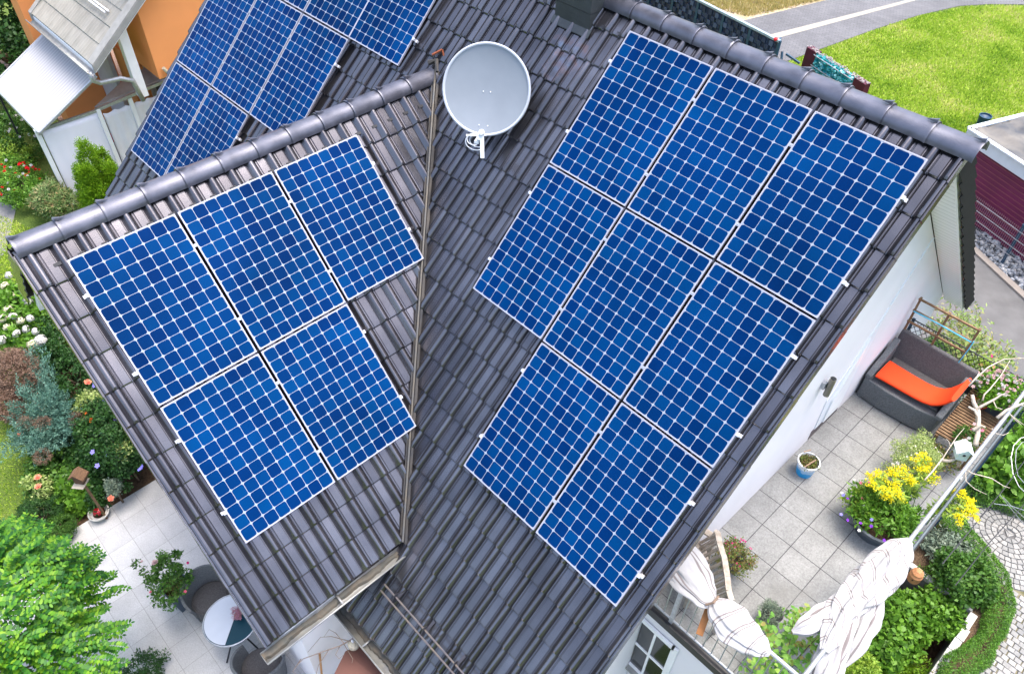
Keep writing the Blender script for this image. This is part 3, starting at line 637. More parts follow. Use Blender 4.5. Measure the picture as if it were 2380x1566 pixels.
part(rf,'roof',islandmat('pale_grey_pantile',[(.235,.228,.20),(.275,.268,.24)],rough=.85,noise=.12,spec=.2),nh,smooth='auto')
s=MB(); s.slab([(-15.75,-2.05,rz(-2.05)-.03),(-12.32,-2.05,rz(-2.05)-.03),(-12.32,2.8,rz(2.8)-.03),(-15.75,2.8,rz(2.8)-.03)],(0,0,-.12)); part(s,'roof_underside',M['white_paint'],nh)
s=MB(); s.slab([(-12.33,-2.07,rz(-2.07)+.05),(-12.26,-2.07,rz(-2.07)+.05),(-12.26,2.8,rz(2.8)+.05),(-12.33,2.8,rz(2.8)+.05)],(0,0,-.14)); s.slab([(-12.52,-2.07,rz(-2.07)+.075),(-12.27,-2.07,rz(-2.07)+.075),(-12.27,2.8,rz(2.8)+.075),(-12.52,2.8,rz(2.8)+.075)],(0,0,-.03)); part(s,'verge_tiles',mat('grey_verge_tiles',(.25,.252,.24),.7,.3),nh)
s=MB(); s.slab([(-15.86,-2.07,rz(-2.07)+.06),(-15.7,-2.07,rz(-2.07)+.06),(-15.7,2.8,rz(2.8)+.06),(-15.86,2.8,rz(2.8)+.06)],(0,0,-.18)); part(s,'verge_tiles',bpy.data.materials['grey_verge_tiles'],nh)
s=MB(); rows=[]
for x in (-15.8,-12.3): rows.append([V(x,-2.13+math.cos(PI*q/8)*.07,3.2-math.sin(PI*q/8)*.07) for q in range(9)])
s.grid(rows); s.tube([(-15.8,-2.20,3.2),(-12.3,-2.20,3.2)],.013,8); gt=part(s,'gutter',M['gutter'],nh,solid=.004,smooth=True)
s=MB(); s.tube([(-12.42,-2.13,3.16),(-12.42,-2.13,2.98),(-12.5,-2.0,2.85),(-12.55,-1.55,2.78),(-12.6,-1.3,2.62),(-12.62,-1.22,2.1)],.055,12); part(s,'downpipe',M['grey_metal'],nh,smooth=True)
s=MB(); s.tube([(-15.0,-1.2,rz(-1.2)+.10),(-12.9,-1.2,rz(-1.2)+.10)],.02,6); s.tube([(-15.0,-1.28,rz(-1.28)+.16),(-12.9,-1.28,rz(-1.28)+.16)],.02,6); part(s,'snow_bar',M['white_paint'],nh)
p0=at(273,123,3.4); p1=at(303,198,2.2)
s=MB(); s.beam(V(-12.75,-1.15,2.15),V(-12.75,-1.15,3.75),.2,.2,up=(0,1,0)); part(s,'post',M['white_paint'],nh)
s=MB(); s.box((-14.4,-.30,.1),(-12.95,-.26,2.48)); part(s,'patio_door',M['glass_dark'],nh)
s=MB(); s.box((-14.45,-.42,0),(-14.37,-.22,2.5)); s.box((-13.7,-.36,0),(-13.6,-.25,2.5)); s.box((-13.1,-.36,0),(-13.02,-.25,2.5)); part(s,'door_frame',mat('pale_door_frame',(.5,.49,.45),.6),nh)
s=MB(); s.box((-16.3,-1.0,0),(-15.0,-.9,2.6)); part(s,'door_wall',mat('pale_blue_grey_wall',(.50,.54,.60),.6,var=.06),nh)
s=MB(); a=at(355,170,2.4); s.tube([V(-12.44,-.62,2.75),V(-12.44,-.50,2.52)],.04,10); part(s,'outdoor_lamp',mat('beige_lamp',(.5,.45,.33),.5),nh)
# awning
aw=thing('awning',(-14.5,-2.6,0),'extended white ribbed awning over the patio of the orange neighbouring house','awning')
s=MB(); rows=[]
for i in range(27*4+1):
    x=-15.85+2.88*i/108; b=.022*math.sin(i*PI/2)
    rows.append([V(x,-1.9,2.82+b),V(x,-2.7,2.42+b-.02),V(x,-3.43,2.02+b)])
s.grid(rows); part(s,'cover',stripemat('awning_sheet_painted_rib_shade',(.46,.465,.48),(.33,.335,.36),0,9.4,.72,.75,.16,.15),aw,solid=.01)  # grey stripes paint the shading of the ribs into the sheet colour
s=MB(); s.beam((-15.9,-3.45,2.0),(-12.94,-3.45,2.0),.06,.08); s.beam((-12.95,-3.45,2.0),(-12.95,-1.9,2.80),.04,.05); s.beam((-15.78,-3.45,2.0),(-15.78,-1.9,2.80),.04,.05); part(s,'frame',M['grey_metal'],aw)
for x,m_,w9 in ((-13.16,'white_paint',.09),(-15.7,'rail',.04)):
    s=MB(); s.beam((x,-3.45,0),(x,-3.45,2.0),w9,w9,up=(0,1,0)); part(s,'post',M[m_],aw)
# screens between posts
M['cloth_w']=mat('white_screen_cloth',(.82,.82,.90),.8,.1,var=.02,scale=2)
def screen(y0,y1,z0,z1,lab,wav,m):
    s=MB(); rows=[]
    for j in range(12):
        z=z1-(z1-z0)*j/11; rows.append([V(-13.15+wav*math.sin(i*1.1+.3*math.sin(j*.4))*(.3+.7*j/11),y0+(y1-y0)*i/30,z-(wav*1.2*abs(math.sin(i*.52)) if j==0 else 0)) for i in range(31)])
    s.grid(rows); return single(s,'screen_cloth',m,lab,'screen cloth','screens beside the neighbour patio',smooth=True,solid=.008)
screen(-3.38,-2.13,.15,1.93,'smooth white screen cloth hanging below the awning corner between two white posts',.008,M['cloth_w'])
screen(-2.02,-.70,.15,1.86,'wrinkled pale grey screen cloth hanging under the small flat canopy',.035,mat('wrinkled_grey_cloth',(.70,.71,.75),.8,.1,var=.04,scale=3))
cn=thing('side_canopy',(-13.1,-1.3,0),'small grey translucent flat canopy on white posts beside our roof edge','canopy')
s=MB(); s.slab([(-13.22,-2.12,2.0),(-13.12,-.5,2.16),(-13.9,-.45,2.18),(-13.75,-1.2,2.1)],(0,0,.03)); part(s,'sheet',mat('grey_canopy_sheet',(.36,.36,.35),.4,.5),cn)
s=MB(); s.beam((-13.14,-2.15,1.98),(-13.06,-.4,2.15),.06,.07); s.beam((-13.14,-3.4,1.97),(-13.14,-2.15,1.97),.05,.06); part(s,'edge_beam',M['grey_metal'],cn)
for y in (-2.1,-1.35):
    s=MB(); s.beam((-13.14,y,0),(-13.14,y,2.0),.09,.09,up=(0,1,0)); part(s,'post',M['white_paint'],cn)
# red textile and drying rack glimpsed under the awning
s=MB(); c=V(-13.75,-1.9,1.0)
for k in range(14): s.beam(c+V(-.5+k*.06,-.25,.0),c+V(-.5+k*.06,.35,.0),.012,.012)
s.beam(c+V(-.5,-.25,0),c+V(.3,-.25,0),.02,.02); s.beam(c+V(-.5,.35,0),c+V(.3,.35,0),.02,.02)
for x,y in((-.45,-.2),(.25,-.2),(-.45,.3),(.25,.3)): s.beam(c+V(x,y,0),c+V(x,y,-1),.02,.02,up=(0,1,0))
single(s,'drying_rack',M['black'],'black barred rack standing in the shade under the awning','rack')
s=MB(); rows=[[c+V(-.05+.5*i/8,-.28+.35*j/5,.02+.05*math.sin(i*1.3+j)) for i in range(9)] for j in range(6)]; s.grid(rows)
single(s,'red_cloth',mat('red_textile',(.60,.02,.05),.8,.1),'crumpled red cloth lying on the black rack under the awning','cloth',solid=.02,smooth=True)
# glass garden table of the neighbour
gtb=thing('garden_table',at(62,92,0.7)*1.0-V(0,0,.7),'round glass garden table by the dark hedge in the top left corner','table')
s=MB(); s.lathe(gtb.location+V(0,0,.72),[(0,0),(.5,0),(.5,.02),(0,.02)],24); part(s,'table_top',mat('pale_glass_top',(.35,.40,.42),.1,.6),gtb)
for a in range(3):
    s=MB(); s.beam(gtb.location+V(.35*math.cos(a*2.1),.35*math.sin(a*2.1),0),gtb.location+V(.2*math.cos(a*2.1),.2*math.sin(a*2.1),.72),.03,.03); part(s,'leg',M['grey_metal'],gtb)
# neighbour's deck
s=MB(); s.box((-21.5,-2.2,.0),(-16.9,1.2,.12)); struct(s,'wooden_deck',stripemat('deck_boards',(.30,.19,.13),(.18,.11,.08),0,7,.85,.7,.05))
sheet('neighbour_patio',[(-21.5,-2.2),(-12.6,-2.2),(-12.6,2.5),(-21.5,2.5)],.012,mat('neighbour_paving',(.30,.29,.28),.8,.2,var=.15,scale=3))
sheet('neighbour_path',[(-18.6,-4.2),(-14.0,-4.4),(-12.4,-5.2),(-11.5,-6.3),(-12.2,-6.8),(-13.1,-5.9),(-14.4,-5.1),(-18.6,-4.9)],.01,mat('pale_path',(.20,.20,.20),.8,.2,var=.15,scale=3))
# ------------------------------------------------------------------ woven fence beyond the ridge
M['fence']=islandmat('dark_blue_green_wicker',[(.008,.018,.045),(.02,.038,.085),(.06,.095,.17)],rough=.6,spec=.5,noise=.15)
M['fframe']=mat('dark_slate_blue_paint',(.02,.06,.105),.45,.5)
wf_=thing('woven_fence',(-8.5,13.2,0),'dark blue green woven fence panels in a metal frame beyond the main ridge','fence')
fa=V(-14.2,14.66,0); fb=V(-4.88,13.06,0); fdir=(fb-fa).normalized(); fl=(fb-fa).length; fn=V(fdir.y,-fdir.x,0)
npn=9; pw_=fl/npn
for k in range(npn):
    s=MB(); o=fa+fdir*(k*pw_)
    n=7; rws=11
    for i in range(n):
        for j in range(rws):
            d=.02 if (i+j)%2 else -.02; u0=.05+(pw_-.1)*i/n; u1=.05+(pw_-.1)*(i+1)/n; z0=.12+1.58*j/rws; z1=.12+1.58*(j+1)/rws-.012
            if (i+j)%2: 
                q=[o+fdir*u0+fn*d*1.0+V(0,0,z0),o+fdir*u1+fn*d+V(0,0,z0),o+fdir*u1+fn*d+V(0,0,z1),o+fdir*u0+fn*d+V(0,0,z1)]
                s.slab(q,fn*-.02)
            else:
                for e in range(3):
                    a=u0+(u1-u0)*e/3+.004; b=u0+(u1-u0)*(e+1)/3-.004
                    q=[o+fdir*a+fn*d+V(0,0,z0),o+fdir*b+fn*d+V(0,0,z0),o+fdir*b+fn*d+V(0,0,z1),o+fdir*a+fn*d+V(0,0,z1)]; s.slab(q,fn*-.015)
    part(s,'woven_panel',M['fence'],wf_)
for k in range(npn+1):
    s=MB(); o=fa+fdir*(k*pw_); s.beam(o,o+V(0,0,1.8),.08,.07,up=(0,1,0)); part(s,'post',M['fframe'],wf_)
s=MB(); bo=fn*-.035; s.slab([fa+bo+V(0,0,.1),fb+bo+V(0,0,.1),fb+bo+V(0,0,1.72),fa+bo+V(0,0,1.72)],fn*-.004); part(s,'backing',M['fence'],wf_)
s=MB(); s.beam(fa+V(0,0,1.78),fb+V(0,0,1.78),.09,.06); part(s,'top_rail',mat('pale_worn_rail_top',(.28,.38,.43),.4,.5),wf_)
s=MB(); s.box((-.02,0,0),(.02,.35,1.75)); Z=Matrix.Rotation(math.atan2(.5,1),3,'Z'); s.v=[tuple(Z@Vector(v)+fb) for v in s.v]; part(s,'return_panel',M['fframe'],wf_)
s=MB(); s.beam(fb+V(.1,.1,1.5),fb+V(.55,-.2,0.1),.05,.05); s.beam(fb+V(.2,.15,1.45),fb+V(.62,.25,1.30),.05,.05); part(s,'brace',M['fframe'],wf_)
s=MB(); s.lathe(fb+V(-.12,-.02,1.80),[(0,-.05),(.045,-.03),(.06,.01),(.045,.045),(0,.06)],12); single(s,'red_ball',mat('red_plastic',(.7,.02,.03),.4),'small red ball on the end of the dark woven fence','ball',smooth=True)
# ------------------------------------------------------------------ gabion fence with turquoise glass
gb=thing('gabion_fence',(-3.8,14.3,0),'low fence with turquoise glass filling between two maroon end panels','fence')
ga=V(-4.82,14.66,0); gc=V(-2.55,13.86,0); gd=(gc-ga).normalized(); gn=V(gd.y,-gd.x,0); gl=(gc-ga).length
M['maroon']=mat('maroon_panel',(.075,.006,.022),.5,.4,var=.2)
for (u0,u1) in ((0,.42),(gl-.42,gl)):
    s=MB(); s.slab([ga+gd*u0,ga+gd*u1,ga+gd*u1+V(0,0,1.15),ga+gd*u0+V(0,0,1.15)],gn*-.2); part(s,'end_panel',M['maroon'],gb)
s=MB(); s.slab([ga+gd*.42,ga+gd*(gl-.42),ga+gd*(gl-.42)+V(0,0,1.12),ga+gd*.42+V(0,0,1.12)],gn*-.16)
part(s,'glass_core',mat('turquoise_backing',(.005,.20,.22),.3,.5),gb)
pts=[]
for i in range(420):
    q=ga+gd*random.uniform(.45,gl-.45)+gn*random.uniform(.0,.02)+V(0,0,random.uniform(.05,1.12)); pts.append(tuple(q))
part(rockmesh(pts,.035,.06,9),'glass_chunks',islandmat('turquoise_glass',[(.0,.16,.20),(.01,.34,.36),(.25,.62,.62)],rough=.12,spec=.8,bump=0,noise=.1),gb,kind='stuff')
s=MB()
for z in (.2,.5,.8,1.1): s.tube([ga+gd*.4+gn*.06+V(0,0,z),ga+gd*(gl-.4)+gn*.06+V(0,0,z)],.012,6)
part(s,'wire',M['grey_metal'],gb)
pts=[tuple(ga+gd*random.uniform(0,gl)+gn*random.uniform(-.18,.0)+V(0,0,1.16)) for i in range(160)]
part(rockmesh(pts,.02,.034,10),'top_stones',islandmat('pink_grey_rubble',[(.24,.19,.19),(.34,.31,.30)],rough=.7),gb,kind='stuff')
pts=[tuple(gc+gd*random.uniform(.02,.4)+gn*random.uniform(-.3,.05)+V(0,0,random.uniform(0,.9)*(1-.0))) for i in range(60)]
s=rockmesh(pts,.05,.09,12,.6); single(s,'stone_pile',islandmat('white_rubble',[(.3,.28,.27),(.4,.39,.38)],rough=.7),'pile of whitish broken stones at the end of the turquoise gabion','stones',kind='stuff')
s=MB(); c=at(2290,272,.3); s.lathe((c.x,c.y,0),[(.0,.02),(.13,.02),(.16,.30),(.17,.34),(.15,.34),(.14,.30),(0,.26)],20); single(s,'bucket',mat('dark_blue_bucket',(.005,.04,.09),.35,.5),'dark blue bucket on the lawn behind the flat shed roof','bucket',smooth='auto')
# ------------------------------------------------------------------ maroon shed
sh=thing('garden_shed',(.9,11.8,0),'maroon panelled shed with a flat roof under a black tarpaulin behind the driveway','shed')
sa=R(-21); sd1=V(math.cos(sa),math.sin(sa),0); sd2=V(-sd1.y,sd1.x,0); so_=at(2252,300,1.95); so_.z=0
w0=so_+sd1*.12+sd2*.12
s=MB(); s.slab([w0,w0+sd1*5,w0+sd1*5+sd2*3.4,w0+sd2*3.4],(0,0,1.7)); part(s,'wall',mat('maroon_corrugated_wall',(.13,.006,.055),.5,.5,var=.15,scale=2),sh)
s=MB()
for k in range(15):
    z=.06+k*.115; s.beam(w0-sd2*.004+V(0,0,z),w0+sd1*5-sd2*.004+V(0,0,z),.016,.02)
part(s,'wall_seams',mat('maroon_seam',(.22,.05,.08),.5),sh)
s=MB()
for (a,b) in ((so_,so_+sd1*5.3),(so_,so_+sd2*3.7)):
    s.beam(a+V(0,0,1.82),b+V(0,0,1.82),.05,.28); s.beam(a+V(0,0,1.97),b+V(0,0,1.97),.12,.03)
part(s,'fascia',mat('pale_blue_grey_fascia',(.58,.64,.68),.45,.4,var=.04),sh)
rows=[];rn=random.Random(3)
for i in range(40):
    row=[]
    for j in range(40):
        u,v=.06+5*i/39,.06+3.5*j/39
        row.append(so_+sd1*u+sd2*v+V(0,0,1.955+.035*math.sin(v*9+math.sin(u*2)*2)*math.sin(u*1.7+.5)+.02*math.sin(u*13+v*5)+.012*math.sin(v*31+u*4)))
    rows.append(row)
s=MB(); s.grid(rows); part(s,'roof_tarpaulin',mat('black_tarpaulin_with_dried_puddles',(.03,.035,.045),.5,.4,scale=1.6,col2=(.17,.155,.13),bump=.3,bscale=12),sh,smooth=True)
# double rod mesh fence in front of the shed
mf=thing('mesh_fence',(2.85,10.9,0),'low double rod mesh fence with dark post in front of the maroon shed','fence')
fp=V(2.85,10.9,0); 
s=MB(); s.beam(fp-V(0,0,.0),fp+V(0,0,1.05),.06,.06,up=(0,1,0)); s.box((fp.x-.04,fp.y-.04,1.05),(fp.x+.04,fp.y+.04,1.09)); part(s,'post',M['fframe'],mf)
s=MB()
for z in (.3,.5,.7,.9): s.beam(fp-sd1*1.9+V(0,-.04,z),fp+sd1*3+V(0,-.04,z),.014,.014)
for i in range(98): q=fp-sd1*1.9+sd1*(.05*i)+V(0,-.03,0); s.tube([q+V(0,0,.06),q+V(0,0,1.0)],.0022,4)
part(s,'mesh_panel',M['grey_metal'],mf)
M['tube_dark']=mat('dull_steel_tube',(.10,.125,.14),.5,.5,metal=.3)
# ------------------------------------------------------------------ terrace furniture
TZ=2.7
M['wicker']=mat('dark_grey_wicker',(.088,.085,.088),.7,.3,scale=60,var=.25,bump=.8,bscale=160)
M['wicker2']=mat('grey_wicker_front',(.125,.135,.142),.7,.3,scale=60,var=.25,bump=.8,bscale=160)
M['orange_c']=mat('orange_fabric',(.78,.058,.012),.75,.2,var=.05,scale=8,bump=.25,bscale=40)
sf=thing('wicker_sofa',(3.7,2.55,TZ),'dark grey wicker two seat sofa standing against the white wall on the terrace','sofa')
s=MB(); s.slab([(3.14,2.20,TZ+.03),(3.45,2.17,TZ+.03),(3.9,2.19,TZ+.03),(4.19,2.25,TZ+.03),(4.22,2.90,TZ+.03),(3.14,2.90,TZ+.03)],(0,0,.36)); part(s,'base',M['wicker2'],sf,bevel=.015)
s=MB(); s.slab([(3.24,2.30,TZ+.392),(4.12,2.32,TZ+.392),(4.12,2.84,TZ+.392),(3.24,2.84,TZ+.392)],(0,0,.05)); part(s,'seat',M['wicker'],sf,bevel=.02)
s=MB(); s.slab([(3.14,2.80,TZ+.394),(4.22,2.78,TZ+.394),(4.23,2.93,TZ+.80),(3.14,2.95,TZ+.82)],(0,.07,.0)); part(s,'backrest',M['wicker'],sf,bevel=.02)
for x0,x1 in ((3.135,3.22),(4.14,4.225)):
    s=MB(); prof=[(2.20,TZ+.394),(2.20,TZ+.46),(2.30,TZ+.54),(2.48,TZ+.60),(2.66,TZ+.68),(2.80,TZ+.78),(2.80,TZ+.394)]
    s.slab([(x0,y,z) for y,z in prof],(x1-x0,0,0)); part(s,'armrest',M['wicker2'],sf,bevel=.012)
for x,y in ((3.18,2.23),(4.15,2.27),(3.18,2.86),(4.15,2.86)):
    s=MB(); s.lathe((x,y,TZ),[(.018,0),(.018,.03),(0,.031)],10); part(s,'foot',M['grey_metal'],sf)
# orange cushion, curling up over the right arm
rows=[]; L=20
path=[(3.25,.46),(3.4,.462),(3.6,.462),(3.8,.465),(3.92,.472),(4.02,.50),(4.09,.555),(4.145,.625),(4.185,.70),(4.20,.735)]
cu=MB()
ring=[]
for i,(x,z) in enumerate(path):
    a=Vector((path[min(i+1,9)][0]-path[max(i-1,0)][0],0,path[min(i+1,9)][1]-path[max(i-1,0)][1])).normalized(); nn=V(-a.z,0,a.x)
    fr_=i/9; y0=2.22+.05*fr_; y1=2.64+.20*fr_-.10*math.sin(fr_*PI)
    row=[]
    for k in range(16):
        th=2*PI*k/16; cx=math.copysign(abs(math.cos(th))**.45,math.cos(th)); cz=math.copysign(abs(math.sin(th))**.8,math.sin(th))
        row.append(V(x,(y0+y1)/2+cx*(y1-y0)/2,TZ+z+.025)+nn*cz*.034*(1+.05*math.sin(i*3)))
    ring.append(row)
cu.grid(ring,closed_u=True); cu.add(ring[0],[list(range(16))]); cu.add(ring[-1],[list(range(16))[::-1]])
single(cu,'seat_cushion',M['orange_c'],'long orange cushion lying on the wicker sofa and curling up its right arm','cushion',smooth=True,loc=(3.7,2.45,TZ+.45))
# slatted table right of the sofa
st=thing('slatted_table',(4.52,2.6,TZ),'brown slatted wooden table beside the sofa at the terrace corner','table')
M['brownwood']=mat('weathered_brown_wood',(.13,.075,.04),.7,.3,scale=12,col2=(.24,.15,.08),bump=.3,bscale=40)
for k in range(20):
    y=2.02+k*.056; s=MB(); s.box((4.26,y,TZ+.36),(4.78,y+.034,TZ+.385)); part(s,'slat',M['brownwood'],st)
for x in (4.29,4.74):
    s=MB(); s.box((x-.02,2.0,TZ+.32),(x+.02,3.1,TZ+.358)); part(s,'bearer',M['brownwood'],st)
    for y in (2.06,3.04): s=MB(); s.box((x-.02,y-.02,TZ),(x+.02,y+.02,TZ+.318)); part(s,'leg',M['brownwood'],st)
# trellis behind the sofa
tr=thing('trellis',(3.6,2.96,TZ),'brown wooden lattice trellis with light blue cord leaning behind the wicker sofa','trellis')
def tp(x,z): return V(x,2.985,z)
tx=(3.16,3.56,3.96); zt=TZ+1.42
for i,x in enumerate(tx): s=MB(); s.beam(tp(x,TZ+.25 if i!=0 else TZ+.05),tp(x,zt-.0*i),.028,.028,up=(0,1,0)); part(s,'upright',M['brownwood'],tr)
for k in range(6): 
    z=zt-.02-k*.205; s=MB(); s.beam(tp(3.14,z)-V(0,.02,0),tp(3.98,z)-V(0,.02,0),.024,.024); part(s,'crossbar',M['brownwood'],tr)
s=MB(); z=zt-.02-.205; s.tube([tp(3.16,z)-V(0,.045,0),tp(3.5,z+.012)-V(0,.045,0),tp(3.96,z)-V(0,.045,0)],.009,6); s.tube([tp(3.96,z)+V(.02,-.03,.02),tp(3.98,z-.1)-V(0,.04,0),tp(3.96,z-.4)-V(0,.04,0),tp(3.97,z-.75)-V(0,.04,0),tp(3.95,z-.85)-V(0,.05,0)],.008,6); part(s,'cord',mat('light_blue_cord',(.10,.50,.68),.6),tr)
# railing at the back and along the east and south edges
rl_=thing('terrace_railing',(4.82,.5,TZ),'galvanised tube railing around the terrace with white lower rails behind the sofa','railing')
for (a,b,r_,m) in (((3.12,3.07,aty(2117,785,3.07).z),(4.80,3.07,aty(2117,785,3.07).z),.022,'white_paint'),((3.12,3.07,aty(2117,799,3.07).z),(4.80,3.07,aty(2117,799,3.07).z),.022,'white_paint'),
    ((4.79,-2.40,TZ+1.0),(4.79,3.10,TZ+1.0),.024,'grey_metal'),((4.86,-1.9,TZ+.84),(4.86,3.10,TZ+.84),.016,'tube_dark'),
    ((3.13,-2.37,TZ+.97),(4.80,-2.37,TZ+.97),.022,'grey_metal'),((3.13,-2.375,TZ+.06),(4.80,-2.375,TZ+.06),.014,'grey_metal')):
    s=MB(); s.tube([a,b],r_,12); part(s,'rail',M[m],rl_,smooth='auto')
for (x,y,zz) in ((4.80,3.07,1.0),(4.80,.95,1.0),(4.79,-2.39,1.0),(3.42,-2.37,.97)):
    s=MB(); s.beam((x,y,TZ-.05),(x,y,TZ+zz),.045,.045,up=(0,1,0)); part(s,'post',M['grey_metal'],rl_)
for k in range(15):
    s=MB(); x=3.2+k*.108; s.tube([(x,-2.372,TZ+.06),(x,-2.372,TZ+.96)],.007,6); part(s,'baluster',M['grey_metal'],rl_)
s=MB(); s.tube([(4.79,-.72,TZ+.96),(4.79,-.72,TZ+1.05)],.04,12); part(s,'rail_coupling',M['black'],rl_)
# chain link netting
nf=thing('chain_link_fence',(3.9,3.2,0),'dark diamond mesh netting hanging behind the terrace railing','fence')
s=MB(); X0,X1,Z0,Z1=3.14,5.0,2.66,3.54
k=-12
while X0+k*.085<X1:
    for sg_ in (1,-1):
        a=X0+k*.085; pts=[]
        for q in range(11):
            z=Z0+(Z1-Z0)*q/10; x=a+(q*.088*.75 if sg_>0 else (.66-q*.088*.75))
            if X0<=x<=X1: pts.append(V(x,3.22,z))
        if len(pts)>1: s.tube(pts,.005,4,cap=False)
    k+=1
part(s,'netting',M['black'],nf)
s=MB(); s.beam((3.12,3.22,3.55),(5.0,3.22,3.55),.012,.012); part(s,'top_wire',M['black'],nf)
for x in (3.16,4.9): s=MB(); s.beam((x,3.24,0),(x,3.24,3.55),.04,.04,up=(0,1,0)); part(s,'post',M['fframe'],nf)
# ---- wrapped cloths
M['cloth']=None
def clothmat(name,sc_,axisuv=0):
    m,n,b=newmat(name); b.inputs['Roughness'].default_value=.9; b.inputs['Specular IOR Level'].default_value=.1
    uv=N(n,'ShaderNodeUVMap'); s_=N(n,'ShaderNodeSeparateXYZ'); n.links.new(uv.outputs[0],s_.inputs[0])
    f=N(n,'ShaderNodeMath',operation='FRACT'); n.links.new(s_.outputs[0],f.inputs[0])
    cr=N(n,'ShaderNodeValToRGB'); e=cr.color_ramp.elements; cw=(.40,.395,.40,1); cs=(.19,.17,.168,1)
    e[0].position=0; e[0].color=cw; e[1].position=1; e[1].color=cw
    for p_,c_ in ((.30,cw),(.33,cs),(.38,cs),(.41,cw),(.47,cw),(.49,cs),(.52,cs),(.55,cw)): q=e.new(p_); q.color=c_
    n.links.new(f.outputs[0],cr.inputs[0]); n.links.new(cr.outputs[0],b.inputs['Base Color'])
    nz=N(n,'ShaderNodeTexNoise'); nz.inputs['Scale'].default_value=9; n.links.new(worldco(n),nz.inputs['Vector'])
    bp=N(n,'ShaderNodeBump'); bp.inputs['Strength'].default_value=.5; bp.inputs['Distance'].default_value=.03; n.links.new(nz.outputs[0],bp.inputs['Height']); n.links.new(bp.outputs[0],b.inputs['Normal'])
    return m
M['cloth']=clothmat('white_cloth_with_taupe_stripes',1)
def fabric(path,radii,flat,twist,folds,depth,nstripe,name,parent,along=False,nseg=64,upv=(0,0,1),ph=0,swirl=0):
    P=[Vector(p) for p in path]; n=len(P); K=90
    def lerp(arr,t):
        f=t*(len(arr)-1); i=min(int(f),len(arr)-2); w_=f-i; w2=w_*w_*(3-2*w_) if not isinstance(arr[0],Vector) else w_; return arr[i]*(1-w2)+arr[i+1]*w2
    def cat(t):
        f=t*(n-1); i=min(int(f),n-2); u=f-i; p0=P[max(i-1,0)];p1=P[i];p2=P[i+1];p3=P[min(i+2,n-1)]
        return .5*((2*p1)+(p2-p0)*u+(2*p0-5*p1+4*p2-p3)*u*u+(3*p1-p0-3*p2+p3)*u**3)
    vs=[];uvs=[]
    for i in range(K+1):
        t=i/K; c=cat(t); tg=(cat(min(t+.01,1))-cat(max(t-.01,0))).normalized(); U_=Vector(upv); a=tg.cross(U_).normalized(); b=a.cross(tg).normalized(); r=lerp(radii,t)
        for k in range(nseg):
            th=2*PI*k/nseg; ph_=th*folds+twist*t*2*PI+ph
            f1=1+depth*math.sin(ph_)+depth*.6*math.sin(th*(folds*2+1)-twist*t*5+1.7+2*math.sin(t*7))+depth*.35*math.sin(th*(folds*4-1)+twist*t*11)
            vs.append(c+a*math.cos(th)*r*f1+b*math.sin(th)*r*f1*flat)
            uvs.append((nstripe*(t if along else 0)+ (nstripe*(k/nseg) if not along else swirl*math.sin(th+1))+ .0, t))
    fs=[[i*nseg+k,i*nseg+(k+1)%nseg,(i+1)*nseg+(k+1)%nseg,(i+1)*nseg+k] for i in range(K) for k in range(nseg)]
    fs+=[list(range(nseg))[::-1],[K*nseg+k for k in range(nseg)]]
    mb=MB(); mb.add(vs,fs); o=part(mb,name,M['cloth'],parent,smooth=True)
    uvl=o.data.uv_layers.new(name='UVMap'); arr=[]
    for p_ in o.data.polygons:
        vi=list(p_.vertices); uu=[list(uvs[v]) for v in vi]
        mx=max(u[0] for u in uu)
        for u in uu:
            if not along and mx-u[0]>nstripe*.5: u[0]+=nstripe
            arr+=u
    uvl.data.foreach_set('uv',arr); return o
zr=TZ+1.0
ct=thing('wrapped_awning_cloth',(4.79,-1.1,zr),'white striped cloth twisted tightly around the right handrail of the terrace','cloth')
fabric([(4.79,-.25,zr),(4.78,-.45,zr-.02),(4.76,-.80,zr-.06),(4.74,-1.15,zr-.08),(4.72,-1.45,zr-.05),(4.76,-1.75,zr-.02),(4.79,-2.0,zr)],[.035,.12,.18,.18,.15,.09,.035],.9,1.5,4,.20,9,'twisted_body',ct,along=True,swirl=1.3,nseg=96)
fabric([(4.80,-.95,zr-.08),(4.86,-1.25,zr-.12),(4.92,-1.55,zr-.20),(4.95,-1.82,zr-.36)],[.08,.145,.13,.07],.6,.4,6,.2,4,'hanging_end',ct,along=False,ph=2,nseg=96)
fabric([(4.76,-1.4,zr-.03),(4.83,-1.75,zr-.07),(4.90,-2.03,zr-.16),(4.93,-2.20,zr-.30)],[.07,.11,.12,.07],.6,.7,5,.22,4,'hanging_end',ct,along=False,ph=1,nseg=96)
fabric([(4.72,-1.3,zr-.03),(4.62,-1.60,zr-.05),(4.54,-1.84,zr-.09),(4.47,-1.97,zr-.15)],[.06,.10,.085,.02],.6,.4,5,.2,3,'hanging_end',ct,along=False,nseg=96)
c2=thing('tied_awning_cloth',(3.7,-2.37,TZ+.97),'white striped cloth tied in the middle on the lower terrace railing','cloth')
yy=-2.33; z2=TZ+.98
q0=at(1560,1275,TZ+.9); q1=at(1600,1340,TZ+1.0); q2=at(1650,1400,TZ+1.02); q3=at(1700,1450,TZ+1.0); q4=at(1745,1492,TZ+.98); q5=at(1782,1512,TZ+.98)
fabric([q0,at(1585,1310,TZ+.95),at(1612,1348,TZ+1),at(1640,1385,TZ+1.02),at(1662,1402,TZ+1.03)],[.20,.23,.21,.14,.05],.45,.15,5,.09,4,'upper_lobe',c2,along=False,ph=.5)
fabric([at(1655,1392,TZ+1.03),at(1678,1420,TZ+1.03),at(1705,1450,TZ+1.0),at(1738,1480,TZ+.99),at(1765,1500,TZ+.98),at(1790,1520,TZ+.98)],[.05,.155,.20,.17,.12,.03],.5,.2,5,.09,4.5,'lower_lobe',c2,along=True,swirl=.35,ph=1)
